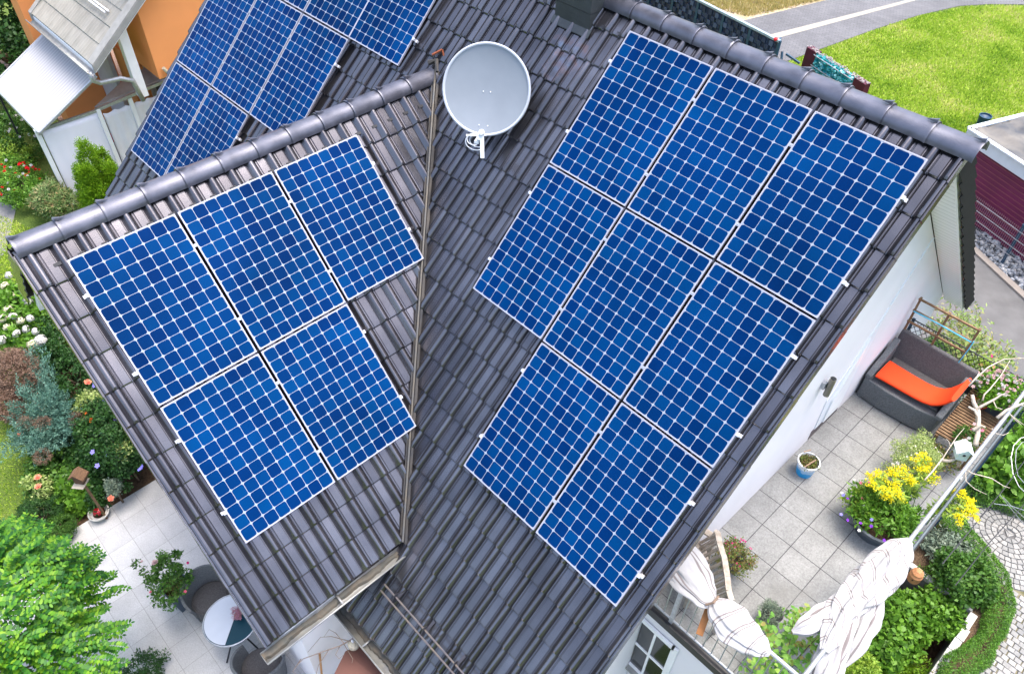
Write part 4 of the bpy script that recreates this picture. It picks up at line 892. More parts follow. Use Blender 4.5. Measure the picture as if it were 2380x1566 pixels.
s=MB(); s.tube([at(1640,1405,TZ+1.06),at(1658,1400,TZ+1.12),at(1670,1385,TZ+1.06)],.012,6); part(s,'tie_cord',mat('brown_cord',(.2,.14,.1),.8),c2)
s=MB(); s.beam(at(1650,1405,TZ+.9),at(1625,1475,TZ+.75),.07,.03); single(s,'wooden_stick',mat('orange_brown_wood',(.36,.15,.05),.6,.3,scale=20),'short reddish brown wooden board poking out under the tied cloth','board',bevel=.004)
# ---- wooden bench
bn=thing('garden_bench',(3.45,-1.4,TZ),'weathered grey teak bench half hidden under the roof edge on the terrace','bench')
M['teak']=mat('weathered_teak',(.32,.27,.22),.8,.2,scale=16,col2=(.46,.41,.35),bump=.3,bscale=50)
arc=[at(1668,1238,TZ+.8),at(1672,1262,TZ+.82),at(1684,1300,TZ+.84),at(1690,1340,TZ+.84),at(1693,1372,TZ+.82),at(1700,1395,TZ+.8)]
s=MB()
for i in range(5): s.beam(arc[i],arc[i+1],.06,.035)
part(s,'back_rail',M['teak'],bn)
for k in range(12):
    t=k/11*4.6; i=min(int(t),4); p_=arc[i].lerp(arc[i+1],t-i); s=MB(); q=p_+V(-.14,-.02,-.38); s.beam(p_,q,.05,.02); part(s,'back_slat',M['teak'],bn)
a_=arc[0]+V(-.1,.0,-.4); 
for k in range(5):
    s=MB(); off=V(-.10-.085*k,-.02,0); s.beam(V(arc[0].x,arc[0].y,TZ+.42)+off,V(arc[5].x,arc[5].y,TZ+.42)+off,.07,.022); part(s,'seat_slat',M['teak'],bn)
s=MB(); p_=arc[0]; s.beam(p_+V(0,.03,-.16),p_+V(-.42,-.0,-.18),.07,.03); part(s,'armrest',M['teak'],bn)
for dx in (-.02,-.42): s=MB(); s.beam(V(p_.x+dx,p_.y+.02,TZ),V(p_.x+dx,p_.y+.02,TZ+(.78 if dx>-.1 else .6)),.05,.05,up=(0,1,0)); part(s,'leg',M['teak'],bn)
for dx in (-.02,-.42): s=MB(); s.beam(V(arc[5].x+dx,arc[5].y,TZ),V(arc[5].x+dx,arc[5].y,TZ+(.78 if dx>-.1 else .6)),.05,.05,up=(0,1,0)); part(s,'leg',M['teak'],bn)
# ---- pots
def pot(name,c,prof,m,label,cat,soil=None,n=28,rim=None):
    t=thing(name,c,label,cat); s=MB(); s.lathe(c,prof,n); part(s,'body',m,t,smooth='auto')
    if soil: s=MB(); s.lathe(V(*c)+V(0,0,soil[1]),[(0,.01),(soil[0]*.6,.012),(soil[0],0)],n); part(s,'soil',M['soil'],t)
    return t
pc=at(1868,1097,TZ); pc.z=TZ
m,n,b=newmat('blue_white_bucket'); b.inputs['Roughness'].default_value=.4
sp=N(n,'ShaderNodeSeparateXYZ'); n.links.new(objco(n),sp.inputs[0]); wv=N(n,'ShaderNodeTexNoise'); wv.inputs['Scale'].default_value=9; n.links.new(objco(n),wv.inputs['Vector'])
ad=N(n,'ShaderNodeMath',operation='MULTIPLY_ADD'); ad.inputs[1].default_value=.16; n.links.new(wv.outputs[0],ad.inputs[0]); n.links.new(sp.outputs[2],ad.inputs[2])
cr=N(n,'ShaderNodeValToRGB'); cr.color_ramp.interpolation='CONSTANT'; e=cr.color_ramp.elements; e[0].color=(.01,.30,.65,1); e[0].position=0; e[1].position=.185; e[1].color=(.30,.50,.72,1); q=e.new(.24); q.color=(.75,.78,.80,1); n.links.new(ad.outputs[0],cr.inputs[0]); n.links.new(cr.outputs[0],b.inputs['Base Color'])
bk_=pot('plant_bucket',pc,[(.0,0),(.10,0),(.13,.22),(.142,.225),(.145,.25),(.128,.255),(.122,.20),(0,.19)],m,'white and blue plastic bucket with withered plants standing on the terrace tiles','bucket',(.12,.2))
tb=at(2052,1226,TZ); tb=V(4.40,.42,TZ)
pot('plant_tub',tb,[(0,0),(.26,0),(.36,.26),(.40,.27),(.40,.30),(.365,.30),(.34,.22),(0,.2)],mat('dark_blue_grey_tub',(.05,.065,.085),.4,.5),'large round dark tub planted with goldenrod and small flowers by the railing','plant tub',(.35,.22),36)
p_=at(1704,1318,TZ); pot('flower_pot',(p_.x,p_.y,TZ),[(0,0),(.08,0),(.11,.17),(.12,.19),(.10,.19),(0,.15)],mat('navy_pot',(.03,.035,.055),.4),'navy blue pot with a small pink flowered plant beside the teak bench','flower pot',(.1,.16))
p_=at(1786,1440,TZ); pot('herb_pot',(p_.x,p_.y,TZ),[(0,0),(.09,0),(.115,.17),(.12,.19),(.10,.19),(0,.15)],M['black'],'small black pot with grey leaved lavender below the bench','flower pot',(.1,.16))
p_=at(2205,925,TZ+.35)
for (c,col,lab) in ((V(4.22,3.30,TZ+.15),(.03,.03,.04),'black hanging box with pink petunias behind the sofa corner'),(V(4.64,2.92,TZ+.385),(.035,.04,.05),'dark square pot with pale pink flowers on the slatted table')):
    t=thing('flower_box',c,lab,'flower box'); s=MB(); s.slab([c+V(-.1,-.08,0),c+V(.1,-.08,0),c+V(.1,.08,0),c+V(-.1,.08,0)],(0,0,.18)); s.slab([c+V(-.12,-.10,.17),c+V(.12,-.10,.17),c+V(.12,.10,.17),c+V(-.12,.10,.17)],(0,0,.02)); part(s,'box',mat('dark_box',col,.5),t)
c=at(2274,942,TZ+.42); t=thing('candle_bowl',c,'red bowl with a cream candle on the slatted wooden table','bowl'); s=MB(); s.lathe(c,[(0,0),(.06,0),(.10,.05),(.095,.055),(.085,.04),(0,.03)],20); part(s,'bowl',mat('red_glaze',(.65,.01,.03),.3),t,smooth=True); s=MB(); s.lathe(c+V(0,0,.035),[(.055,0),(.055,.035),(0,.037)],16); part(s,'candle',mat('cream_wax',(.75,.55,.38),.5),t)
# birdhouse on the branch
bh=thing('birdhouse',at(2240,1045,TZ+1.0),'small pale green birdhouse with pitched roof hanging by the handrail','birdhouse',rz=R(35))
b0=Vector(bh.location); s=MB(); RZ=Matrix.Rotation(R(35),3,'Z')
def bl(*p): return b0+RZ@V(*p)
s.slab([bl(-.06,-.07,-.12),bl(.06,-.07,-.12),bl(.06,-.07,.02),bl(0,-.07,.07),bl(-.06,-.07,.02)],RZ@V(0,.14,0)); part(s,'box',mat('pale_green_wood',(.50,.62,.58),.7,.2),bh)
s=MB(); s.slab([bl(-.0,-.09,.085),bl(-.10,-.09,.0),bl(-.10,.09,.0),bl(-.0,.09,.085)],(0,0,.012)); s.slab([bl(.0,-.09,.085),bl(.10,-.09,.0),bl(.10,.09,.0),bl(.0,.09,.085)],(0,0,.012)); part(s,'roof',mat('white_green_roof',(.62,.70,.70),.6),bh)
s=MB(); s.lathe(bl(0,-.072,-.02),[(.018,0),(.018,.004),(0,.005)],12,mat=(RZ@Matrix.Rotation(R(90),3,'X'))); part(s,'entrance_hole',M['black'],bh)
# ---- garden: retaining kerbs of the sunken bed
M['kerbs']=islandmat('pale_kerb_stones',[(.44,.44,.43),(.55,.55,.53)],rough=.8,spec=.2,noise=.12)
M['kerbwall']=mat('grey_concrete_retaining_wall',(.20,.21,.20),.9,.2,var=.25,scale=3,bump=.5,bscale=60)
s=MB(); s.box((WX0-.02,WY1,-.75),(WX1+.1,WY1+.07,-.03)); s.box((WX1,WY0,-.75),(WX1+.07,WY1,-.03)); 
rw=single(s,'retaining_wall',M['kerbwall'],'grey concrete retaining wall around the lower planted well','wall')
rn=random.Random(8); x=WX0
while x<WX1:
    l=rn.uniform(.32,.42); s=MB(); s.box((x,WY1-.01,-.03),(min(x+l-.008,WX1+.08),WY1+.09,.05)); part(s,'kerb_stone',M['kerbs'],rw,bevel=.006); x+=l
y=WY1-.02
while y>-2.5:
    l=rn.uniform(.2,.36); s=MB(); j=rn.uniform(-.012,.012); s.box((WX1-.01+j,y-l+.01,-.03),(WX1+.10+j,y,.05)); part(s,'kerb_stone',M['kerbs'],rw,bevel=.006); y-=l
# terracotta beehive
c=at(2122,1345,0); t=thing('clay_beehive',(c.x,c.y,0),'small stepped terracotta beehive ornament on the mulch bed','garden ornament')
s=MB(); s.lathe((c.x,c.y,0),[(.0,0),(.095,0),(.10,.05),(.095,.13),(.10,.14),(.085,.17),(.08,.20),(.085,.21),(.05,.25),(.045,.26),(.012,.27),(0,.265)],20); part(s,'body',mat('terracotta',(.52,.24,.11),.8,.2,var=.15,scale=10),t,smooth='auto')
s=MB(); s.lathe((c.x,c.y-.1,.10),[(.012,0),(.012,.004),(0,.005)],10,mat=Matrix.Rotation(R(90),3,'X')); part(s,'hole',M['black'],t)
# tomato spiral wires
s=MB()
def wire(pts,z0,z1,r=.006):
    P=[at(x,y,z0+(z1-z0)*i/(len(pts)-1)) for i,(x,y) in enumerate(pts)]; s.tube(P,r,5)
wire([(2400,1010),(2372,1018),(2356,1035),(2350,1062),(2354,1100),(2368,1130),(2400,1160)],1.4,1.0)
wire([(2400,1022),(2375,1028),(2362,1045),(2360,1075),(2366,1105),(2400,1145)],1.3,.9)
wire([(2325,1150),(2345,1175),(2365,1200),(2385,1225)],.8,.3)
wire([(2332,1155),(2355,1180),(2390,1210)],.8,.4); wire([(2310,1170),(2350,1175),(2400,1192)],.7,.6)
single(s,'spiral_wires',M['grey_metal'],'loose loops of pale galvanised wire over the bed at the right edge','wire')
s=MB(); s.tube([at(2400,1045,1.6),at(2330,1140,1.6),at(2240,1250,1.6),at(2190,1310,1.6)],.008,5); s.tube([at(2400,1150,1.5),at(2300,1260,1.5),at(2220,1360,1.5)],.007,5)
single(s,'black_wire',M['black'],'two thin black wires crossing above the circle of granite setts','wire')
# ------------------------------------------------------------------ left patio furniture
def tubchair(name,loc,rz_,label):
    t=thing(name,loc,label,'chair','grey wicker tub chairs at the round table',rz=rz_)
    def bl_(mb): return mb
    def P_(nm,mb,m,**k): o=mb.build(nm,m,t,**k); return o
    s=MB(); s.lathe((0,0,.10),[(0,0),(.24,0),(.27,.10),(.27,.30),(.25,.33),(0,.335)],28,sx=1,sy=1.05); P_('seat_base',s,M['wicker'],smooth='auto')
    rows=[]
    for i in range(25):
        th=R(62+236*i/24); hh=.80-.20*abs(math.cos(th/1.0+PI))**0*(1-math.sin((i/24)*PI))**1.0
        row=[]
        for (r_,z_) in ((.27,.12),(.30,.45),(.335,hh),(.30,hh+.01),(.27,.46),(.25,.40)):
            row.append(V(math.cos(th)*r_,math.sin(th)*r_*1.05,z_))
        rows.append(row)
    s=MB(); s.grid(rows,closed_u=True); s.add(rows[0],[list(range(6))]); s.add(rows[-1],[list(range(6))[::-1]]); P_('backrest',s,M['wicker2'],smooth='auto')
    s=MB(); s.lathe((0,0,.436),[(0,.03),(.2,.03),(.235,.015),(.235,0),(0,0)],24); P_('seat_pad',s,M['wicker'],smooth='auto')
    for a in (45,135,225,315):
        s=MB(); s.lathe((.2*math.cos(R(a)),.2*math.sin(R(a)),0),[(.016,0),(.016,.102),(0,.1021)],8); P_('leg',s,M['black'])
    return t
c1=at(492,1392,.4); tubchair('wicker_chair',(c1.x,c1.y,.021),R(-10),'grey wicker tub chair between the square planter and the round table')
c3_=at(610,1550,.4); tubchair('wicker_chair',(c3_.x,c3_.y,.021),R(125),'grey wicker tub chair at the bottom edge, nearest the gable gutter')
c4_=V(c1.x+.05,c1.y+.62,0); tubchair('wicker_chair',(c4_.x,c4_.y,.021),R(-60),'grey wicker chair whose back pokes out from the roof edge')
tc=at(537,1440,.72); tbx=thing('round_table',(tc.x,tc.y,.02),'round pale glass topped patio table partly under the roof edge','table')
m,n,b=newmat('glass_table_top'); b.inputs['Roughness'].default_value=.35; b.inputs['Specular IOR Level'].default_value=.15; b.inputs['Base Color'].default_value=(.01,.045,.065,1)
s=MB(); s.lathe(tc,[(0,0),(.36,0),(.37,.006),(.36,.012),(0,.012)],48); part(s,'table_top',m,tbx)
s=MB(); s.lathe(tc,[(.362,-.01),(.380,-.006),(.380,.012),(.366,.016),(.362,.013)],48,cap=False); part(s,'rim',M['grey_metal'],tbx,smooth=True)
# white half-round cloth on the table
s=MB(); dv=V(-.75,-.66,0).normalized(); a0=math.atan2(dv.y,dv.x); pts=[tc+V(math.cos(a0+t)*.355,math.sin(a0+t)*.355,.016) for t in np.linspace(-R(97),R(97),26)]; s.slab(pts,(0,0,.004)); single(s,'table_mat',mat('pale_blue_grey_mat',(.50,.54,.60),.7,.2,var=.03),'pale blue grey mat covering half of the round patio table','mat')
for a in (20,110,200,290):
    s=MB(); d_=V(math.cos(R(a)),math.sin(R(a)),0); s.tube([V(tc.x,tc.y,.02)+d_*.34,V(tc.x,tc.y,.0)+d_*.05+V(0,0,.42),V(tc.x,tc.y,0)+d_*.28+V(0,0,.71)],.012,8); part(s,'leg',M['black'],tbx)
# planter
pc_=at(415,1372,.35); pl=thing('square_planter',(pc_.x,pc_.y,.02),'tall dark blue tapered square planter with a rose bush on the patio','planter',rz=R(8))
s=MB(); RZ8=Matrix.Rotation(R(8),3,'Z')
def pq(r,z): return [V(pc_.x,pc_.y,z)+RZ8@V(x*r,y*r,0) for x,y in((-1,-1),(1,-1),(1,1),(-1,1))]
A_,B_,C_,D_=pq(.13,.022),pq(.185,.50),pq(.165,.50),pq(.155,.42)
s.add(A_+B_+C_+D_,[[3,2,1,0]]+[[i,(i+1)%4,4+(i+1)%4,4+i] for i in range(4)]+[[4+i,4+(i+1)%4,8+(i+1)%4,8+i] for i in range(4)]+[[8+i,8+(i+1)%4,12+(i+1)%4,12+i] for i in range(4)]); part(s,'body',mat('dark_slate_blue_planter',(.045,.075,.11),.4,.5),pl,bevel=.004)
s=MB(); s.add(pq(.157,.43),[[0,1,2,3]]); part(s,'soil',M['soil'],pl)
# bowl planter with red ball
c=at(235,1199,.02); c.z=.02; t=thing('stone_bowl',c,'round pale stone bowl planter at the edge of the patio bed','planter')
s=MB(); s.lathe(c,[(0,0),(.09,0),(.15,.08),(.165,.12),(.15,.13),(.125,.09),(0,.08)],28); part(s,'bowl',mat('pale_stone',(.52,.51,.47),.8,.2,var=.1),t,smooth='auto')
s=MB(); s.lathe(c+V(0,0,.085),[(0,.01),(.125,0)],20); part(s,'soil',M['soil'],t)
s=MB(); s.lathe(c+V(0,0,.14),[(0,-.06),(.05,-.045),(.08,0),(.06,.045),(.02,.055),(0,.05)],18); single(s,'red_glass_ball',mat('red_glazed_ball',(.55,.015,.03),.2,.7,var=.3,scale=14),'shiny red ball sitting in the round stone bowl','ball',smooth=True)
# boot scraper tray
c=at(136,1258,.03); t=thing('boot_scraper',(c.x,c.y,.02),'narrow grey metal boot scraper grate at the patio edge','boot scraper',rz=R(80))
s=MB(); 
for y in (-.05,0.0,.05): s.box((-.2,y-.006,.0),(.2,y+.006,.05))
for x in (-.2,.2): s.box((x-.006,-.056,0),(x+.006,.056,.052))
s.build('frame',M['rail'],t)
for k in range(9): s=MB(); s.box((-.18+k*.043,-.044,.02),(-.165+k*.043,-.006,.04)); s.build('bar',M['grey_metal'],t)
# stake lamp beside the verge
a=at(402,1046,1.1); s=MB(); t=thing('stake_lamp',(a.x,a.y,0),'white garden lamp on a thin stake beside the verge','lamp'); s.tube([(a.x,a.y,0),(a.x,a.y,1.05)],.008,6); part(s,'stake',M['grey_metal'],t); s=MB(); s.lathe((a.x,a.y,1.05),[(0,0),(.04,.0),(.05,.05),(0,.08)],14); part(s,'head',M['white_paint'],t,smooth=True)
# birdhouse in the bed
c=at(183,1107,1.2); t=thing('nest_box',c,'brown wooden nest box with thatched roof in the left flower bed','nest box'); RB=Matrix.Rotation(R(40),3,'Z')
def nb(*p): return c+RB@V(*p)
s=MB(); s.slab([nb(-.07,-.06,-.12),nb(.07,-.06,-.12),nb(.07,-.06,.02),nb(0,-.06,.09),nb(-.07,-.06,.02)],RB@V(0,.12,0)); part(s,'box',mat('dark_thatch_wood',(.09,.05,.03),.8),t)
s=MB(); s.slab([nb(0,-.09,.11),nb(-.12,-.09,.0),nb(-.12,.09,.0),nb(0,.09,.11)],(0,0,.03)); s.slab([nb(0,-.09,.11),nb(.12,-.09,.0),nb(.12,.09,.0),nb(0,.09,.11)],(0,0,.03)); part(s,'roof',mat('thatch',(.17,.10,.06),.9,.1,scale=40,bump=.8,bscale=90),t)
s=MB(); s.box((-.09,-.14,-.13),(.09,.06,-.115)); s.v=[tuple(c+RB@Vector(v)) for v in s.v]; part(s,'perch_board',mat('pale_board',(.45,.40,.32),.8),t)
s=MB(); s.tube([(c.x,c.y,0),(c.x,c.y,c.z-.1)],.02,8); part(s,'post',M['brownwood'],t)
# ---- parasol and wall things beside the wing
pz=2.0; pc5=at(830,1520,pz)
v0_=at(803,1512,pz); d1=(at(868,1478,pz)-v0_).normalized(); d2=(at(772,1566,pz)-v0_).normalized(); bis=(d1+d2).normalized(); rr=1.25
ctr=V(v0_.x,v0_.y,0)+bis*rr; a0=math.atan2(-bis.y,-bis.x)
par=thing('parasol',(ctr.x,ctr.y,.02),'dusty pink brown parasol canopy at the bottom beside the eaves gutter','parasol')
for k in range(8):
    s=MB(); p1_=ctr+V(math.cos(a0+k*PI/4)*rr,math.sin(a0+k*PI/4)*rr,pz); p2_=ctr+V(math.cos(a0+(k+1)*PI/4)*rr,math.sin(a0+(k+1)*PI/4)*rr,pz); top=ctr+V(0,0,pz+.42)
    s.slab([p1_,p2_,top],(0,0,-.006)); part(s,'canopy_segment',mat('dusty_pink_fabric',(.17,.085,.068),.85,.1,var=.04),par) if k==0 else part(s,'canopy_segment',bpy.data.materials['dusty_pink_fabric'],par)
s=MB(); s.tube([ctr+V(0,0,.02),ctr+V(0,0,pz+.45)],.025,10); part(s,'pole',M['brownwood'],par)
s=MB(); s.lathe(ctr+V(0,0,.02),[(0,0),(.28,0),(.28,.06),(.05,.08),(0,.08)],20); part(s,'base',M['rail'],par)
# dry twigs with hanging straw lantern
tw_=thing('dry_twigs',at(700,1560,.3),'bare arching twigs in front of the white wall under the gable gutter','twigs')
s=MB(); rn=random.Random(4)
def tw(pts,z,r=.006): s.tube([at(x,y,z) for x,y in pts],[r*(1-.6*i/(len(pts)-1)) for i in range(len(pts))],5)
tw([(860,1470),(830,1478),(790,1500),(760,1510),(705,1530),(690,1545)],2.2,.010)
tw([(815,1490),(770,1478),(745,1480),(715,1515)],2.2); tw([(800,1495),(780,1470),(765,1462),(752,1480)],2.25,.005); tw([(790,1500),(780,1520),(788,1530),(800,1520)],2.15,.005); tw([(765,1508),(740,1545),(735,1566)],2.15,.006); tw([(700,1530),(680,1560),(690,1566)],2.1); tw([(800,1497),(820,1530),(818,1540)],2.1,.005)
part(s,'twig',mat('dry_twig_bark',(.30,.23,.18),.8,.2),tw_)
c=at(822,1497,2.1); t=thing('straw_lantern',c,'round cream straw lantern hanging from the bare twigs','lantern'); s=MB(); s.lathe(c,[(0,-.07),(.04,-.06),(.068,-.02),(.068,.02),(.04,.06),(.015,.07),(0,.07)],18); part(s,'globe',mat('cream_straw',(.66,.58,.42),.8,.2,scale=40,var=.25,bump=.8,bscale=80),t,smooth=True); s=MB(); s.lathe(c+V(0,0,.07),[(.012,0),(.018,.04),(0,.06)],8); part(s,'cap',M['white_paint'],t)
s=MB(); a=at(752,1540,1.3); s.tube([V(.52,a.y,1.55),V(.62,a.y-.1,1.2)],.014,8); single(s,'brown_handle',mat('brown_wood_handle',(.38,.19,.07),.6),'brown wooden tool handle leaning on the white wall by the patio','tool handle')
# ------------------------------------------------------------------ vegetation
def leafmesh(name,P,D,Nn,L,Wd,m,parent,loc,shape='diamond',kind=None):
    """P positions, D leaf directions, Nn leaf normals (numpy arrays), L,Wd sizes -> one mesh of separate leaves"""
    n=len(P); D=D/np.linalg.norm(D,axis=1,keepdims=True); S=np.cross(D,Nn); S/=np.linalg.norm(S,axis=1,keepdims=True)+1e-9; U=np.cross(S,D)
    L=np.broadcast_to(L,(n,))[:,None]; Wd=np.broadcast_to(Wd,(n,))[:,None]
    if shape=='diamond':
        tt=[(0,0,0),(.45,.5,.12),(1,0,-.05),(.45,-.5,.12)]
    elif shape=='oval':
        tt=[(0,0,0),(.22,.42,.06),(.62,.48,.08),(1,0,-.04),(.62,-.48,.08),(.22,-.42,.06)]
    else: tt=[(0,.5,0),(0,-.5,0),(1,-.35,0),(1,.35,0)]
    k=len(tt); vs=np.zeros((n,k,3))
    for i,(a,b,c) in enumerate(tt): vs[:,i]=P+D*L*a+S*Wd*b+U*Wd*c
    vs-=np.array(loc)[None,None,:]
    me=bpy.data.meshes.new(name); me.vertices.add(n*k); me.vertices.foreach_set('co',vs.reshape(-1)); me.loops.add(n*k); me.loops.foreach_set('vertex_index',np.arange(n*k,dtype=np.int32))
    me.polygons.add(n); me.polygons.foreach_set('loop_start',np.arange(0,n*k,k,dtype=np.int32)); me.polygons.foreach_set('loop_total',np.full(n,k,dtype=np.int32))
    me.materials.append(m); me.update(calc_edges=True)
    o=bpy.data.objects.new(name,me); C.objects.link(o)
    if parent is not None:o.parent=parent
    else: o.location=loc
    if kind:o['kind']=kind
    return o
def rnd(n): 
    v=rng.normal(size=(n,3)); return v/np.linalg.norm(v,axis=1,keepdims=True)
def crownpts(c,rad,nsub,nper,subr,flat=.35,bottom=-.5,lump=.2):
    """leaf points in sub-clumps spread over an uneven ellipsoid"""
    c=np.array(c);rad=np.array(rad); d=rnd(nsub); d[:,2]=np.abs(d[:,2])*(1)*(np.where(rng.random(nsub)<.75,1,bottom)); d/=np.linalg.norm(d,axis=1,keepdims=True)
    ph=rng.random(6)*6.3
    bump=1+lump*(np.sin(d[:,0]*4+ph[0])*np.sin(d[:,1]*4+ph[1])+.6*np.sin(d[:,2]*6+ph[2]+d[:,0]*5))
    rr=(rng.random(nsub)**.33*.45+.55)*bump
    sc_=c+d*rad*rr[:,None]
    idx=np.repeat(np.arange(nsub),nper); off=rnd(len(idx)); sr=subr*(.6+.8*rng.random(nsub))[idx]
    P=sc_[idx]+off*sr[:,None]*(rng.random(len(idx))**.4)[:,None]*np.array([1,1,.7])
    out=off+d[idx]*.7+np.array([0,0,.35]); return P,out/np.linalg.norm(out,axis=1,keepdims=True),sc_
def stem(t,c,base,r=.02,n=4,m='bark',crown=None):
    s=MB(); b=Vector(base); c=Vector(c)
    s.tube([b,b.lerp(c,.4)+V(random.uniform(-.03,.03),random.uniform(-.03,.03),0),b.lerp(c,.8)],[r,r*.8,r*.45],7)
    for k in range(n):
        a=random.uniform(0,6.3); e=c+V(math.cos(a)*.5*(crown[0] if crown is not None else .3),math.sin(a)*.5*(crown[1] if crown is not None else .3),random.uniform(-.2,.3)*(crown[2] if crown is not None else .3))
        q=b.lerp(c,random.uniform(.2,.6)); s.tube([q,q.lerp(e,.55)+V(0,0,.03),e],[r*.55,r*.38,r*.15],6)
    part(s,'stem',M[m],t,smooth=True)
M['bark']=mat('brown_bark',(.12,.085,.06),.9,.1,scale=20,col2=(.22,.17,.12),bump=.6,bscale=60)
def bush(name,c,rad,label,cat,mat_,nsub=60,nper=60,subr=.12,L=.05,Wd=.03,shape='diamond',base=None,up=.3,stemr=.02,group=None,lump=.2,part_name='leaves',bottom=-.5):
    base=Vector(base) if base is not None else V(c[0],c[1],0)
    t=thing(name,base,label,cat,group)
    P,out,sub=crownpts(c,rad,nsub,nper,subr,lump=lump,bottom=bottom)
    nn=len(P); D=rnd(nn)*.8+out*.5; D[:,2]+=rng.normal(0,.2,nn)+up*.3-.1; Nn=out+rnd(nn)*.5
    leafmesh(part_name,P,D,Nn,L*(.6+.8*rng.random(nn)),Wd*(.6+.8*rng.random(nn)),mat_,t,base,shape)
    stem(t,c,base,stemr,crown=rad)
    t['_sub']=0; del t['_sub']
    return t,sub
def sprays(name,t,base_loc,P0,D0,Ls,mat_,nlf=14,L=.02,Wd=.006,spread=.5,droop=0,parent=True):
    """feathery sprays: each starts at P0, grows along D0 and carries small leaves"""
    n=len(P0); i=np.repeat(np.arange(n),nlf); f=np.tile(np.linspace(0,1,nlf),n)+rng.normal(0,.03,n*nlf); f=np.clip(f,0,1.05)
    D0=D0/np.linalg.norm(D0,axis=1,keepdims=True); Ls=np.broadcast_to(Ls,(n,))
    P=P0[i]+D0[i]*(f*Ls[i])[:,None]; P[:,2]-=droop*(f**2)*Ls[i]
    side=rnd(len(i)); D=D0[i]+side*spread; N_=rnd(len(i))
    return leafmesh(name,P+side*Wd,D,N_,L*(1.15-.6*f)*(.7+.6*rng.random(len(i))),Wd*(.7+.6*rng.random(len(i))),mat_,t,base_loc)
G_={}
def gm(k,cols,**kw): G_[k]=leafmat(k,cols,**kw); return G_[k]
gm('leaf_fresh',[(0.046,0.130,0.013),(0.111,0.260,0.023),(0.195,0.390,0.039)])
gm('leaf_dark',[(0.013,0.046,0.013),(0.029,0.091,0.018),(0.058,0.156,0.029)])
gm('leaf_mid',[(0.029,0.085,0.016),(0.065,0.169,0.023),(0.130,0.260,0.039)])
gm('leaf_yellow',[(0.117,0.221,0.019),(0.221,0.364,0.033),(0.364,0.468,0.065)])
gm('leaf_lime',[(.07,.19,.012),(.14,.34,.02),(.25,.45,.04)],trans=.4)
gm('robinia',[(.008,.055,.010),(.028,.15,.016),(.11,.30,.015),(.27,.45,.03)],trans=.35,scale=2.2)
gm('thuja',[(.06,.15,.005),(.14,.30,.01),(.27,.42,.02)],trans=.2)
gm('juniper',[(.035,.10,.075),(.085,.20,.155),(.19,.34,.26)],trans=.12,scale=3)
gm('brown_dry',[(.13,.075,.05),(.22,.14,.10),(.32,.22,.16)],trans=.1)
gm('spurge',[(.05,.12,.03),(.12,.22,.06),(.24,.30,.12),(.36,.20,.10)],trans=.2)
gm('grass_blade',[(.13,.27,.02),(.33,.50,.04),(.50,.64,.08),(.66,.62,.25)],trans=.3,scale=.55,gain=2.6)
gm('grey_green',[(.10,.15,.11),(.18,.24,.17),(.27,.32,.24)],trans=.15)
gm('pale_green',[(0.195,0.312,0.065),(0.338,0.442,0.130),(0.546,0.598,0.286)],trans=.3)
gm('gold',[(.72,.58,.0),(.9,.78,.01),(.95,.86,.04)],trans=.3)
gm('hedge',[(0.033,0.098,0.008),(0.072,0.195,0.016),(0.143,0.312,0.026)],trans=.15)
gm('rust_mix',[(.07,.14,.02),(.13,.20,.03),(.22,.18,.05),(.25,.12,.07)],trans=.2)
gm('climber',[(0.078,0.195,0.039),(0.169,0.390,0.065),(0.312,0.520,0.104),(0.390,0.208,0.091)],trans=.35)
def fm(name,col): return mat(name,col,.7,.2,var=.1,scale=60)
FM=dict(red=fm('red_petal',(.62,.01,.02)),pink=fm('pink_petal',(.70,.16,.24)),magenta=fm('magenta_petal',(.52,.01,.16)),white=fm('white_petal',(.50,.50,.47)),cream=fm('cream_petal',(.46,.45,.31)),
 orange=fm('orange_petal',(.80,.20,.04)),salmon=fm('salmon_petal',(.80,.28,.18)),blue=fm('lavender_blue_petal',(.22,.20,.62)),purple=fm('purple_petal',(.16,.03,.40)),palepink=fm('pale_pink_petal',(.55,.38,.38)),yellow=fm('yellow_petal',(.75,.55,.02)))
def flowermesh(kind):
    s=MB()
    if kind=='daisy':
        for k in range(5):
            a=2*PI*k/5; d=V(math.cos(a),math.sin(a),0); e=V(-d.y,d.x,0)
            s.add([V(0,0,0),d*.6+e*.42+V(0,0,.12),d*1.0+e*.2+V(0,0,.1),d*1.0-e*.2+V(0,0,.1),d*.6-e*.42+V(0,0,.12)],[[0,4,3,2,1]])
        s.lathe((0,0,.0),[(.22,0),(.2,.12),(0,.16)],6)
    elif kind=='rose':
        for lay,(r,z,tl) in enumerate(((1,0,.35),(.72,.18,.5),(.42,.32,.7))):
            for k in range(5):
                a=2*PI*k/5+lay*.6; d=V(math.cos(a),math.sin(a),0); e=V(-d.y,d.x,0)
                s.add([V(0,0,z),d*.5*r+e*.5*r+V(0,0,z+tl*.3),d*r+e*.25*r+V(0,0,z+tl),d*r-e*.25*r+V(0,0,z+tl),d*.5*r-e*.5*r+V(0,0,z+tl*.3)],[[0,4,3,2,1]])
    else:   # hydrangea head: dome of florets
        for k in range(70):
            v=V(random.gauss(0,1),random.gauss(0,1),random.gauss(.5,1)).normalized(); q=v.to_track_quat('Z','Y').to_matrix(); p=V(v.x,v.y,v.z*.75)*(.85+.15*random.random()); r=.24
            s.add([p+q@V(r,0,0),p+q@V(0,r,0),p+q@V(-r,0,0),p+q@V(0,-r,0)],[[0,1,2,3]])
    return s
_fc={}
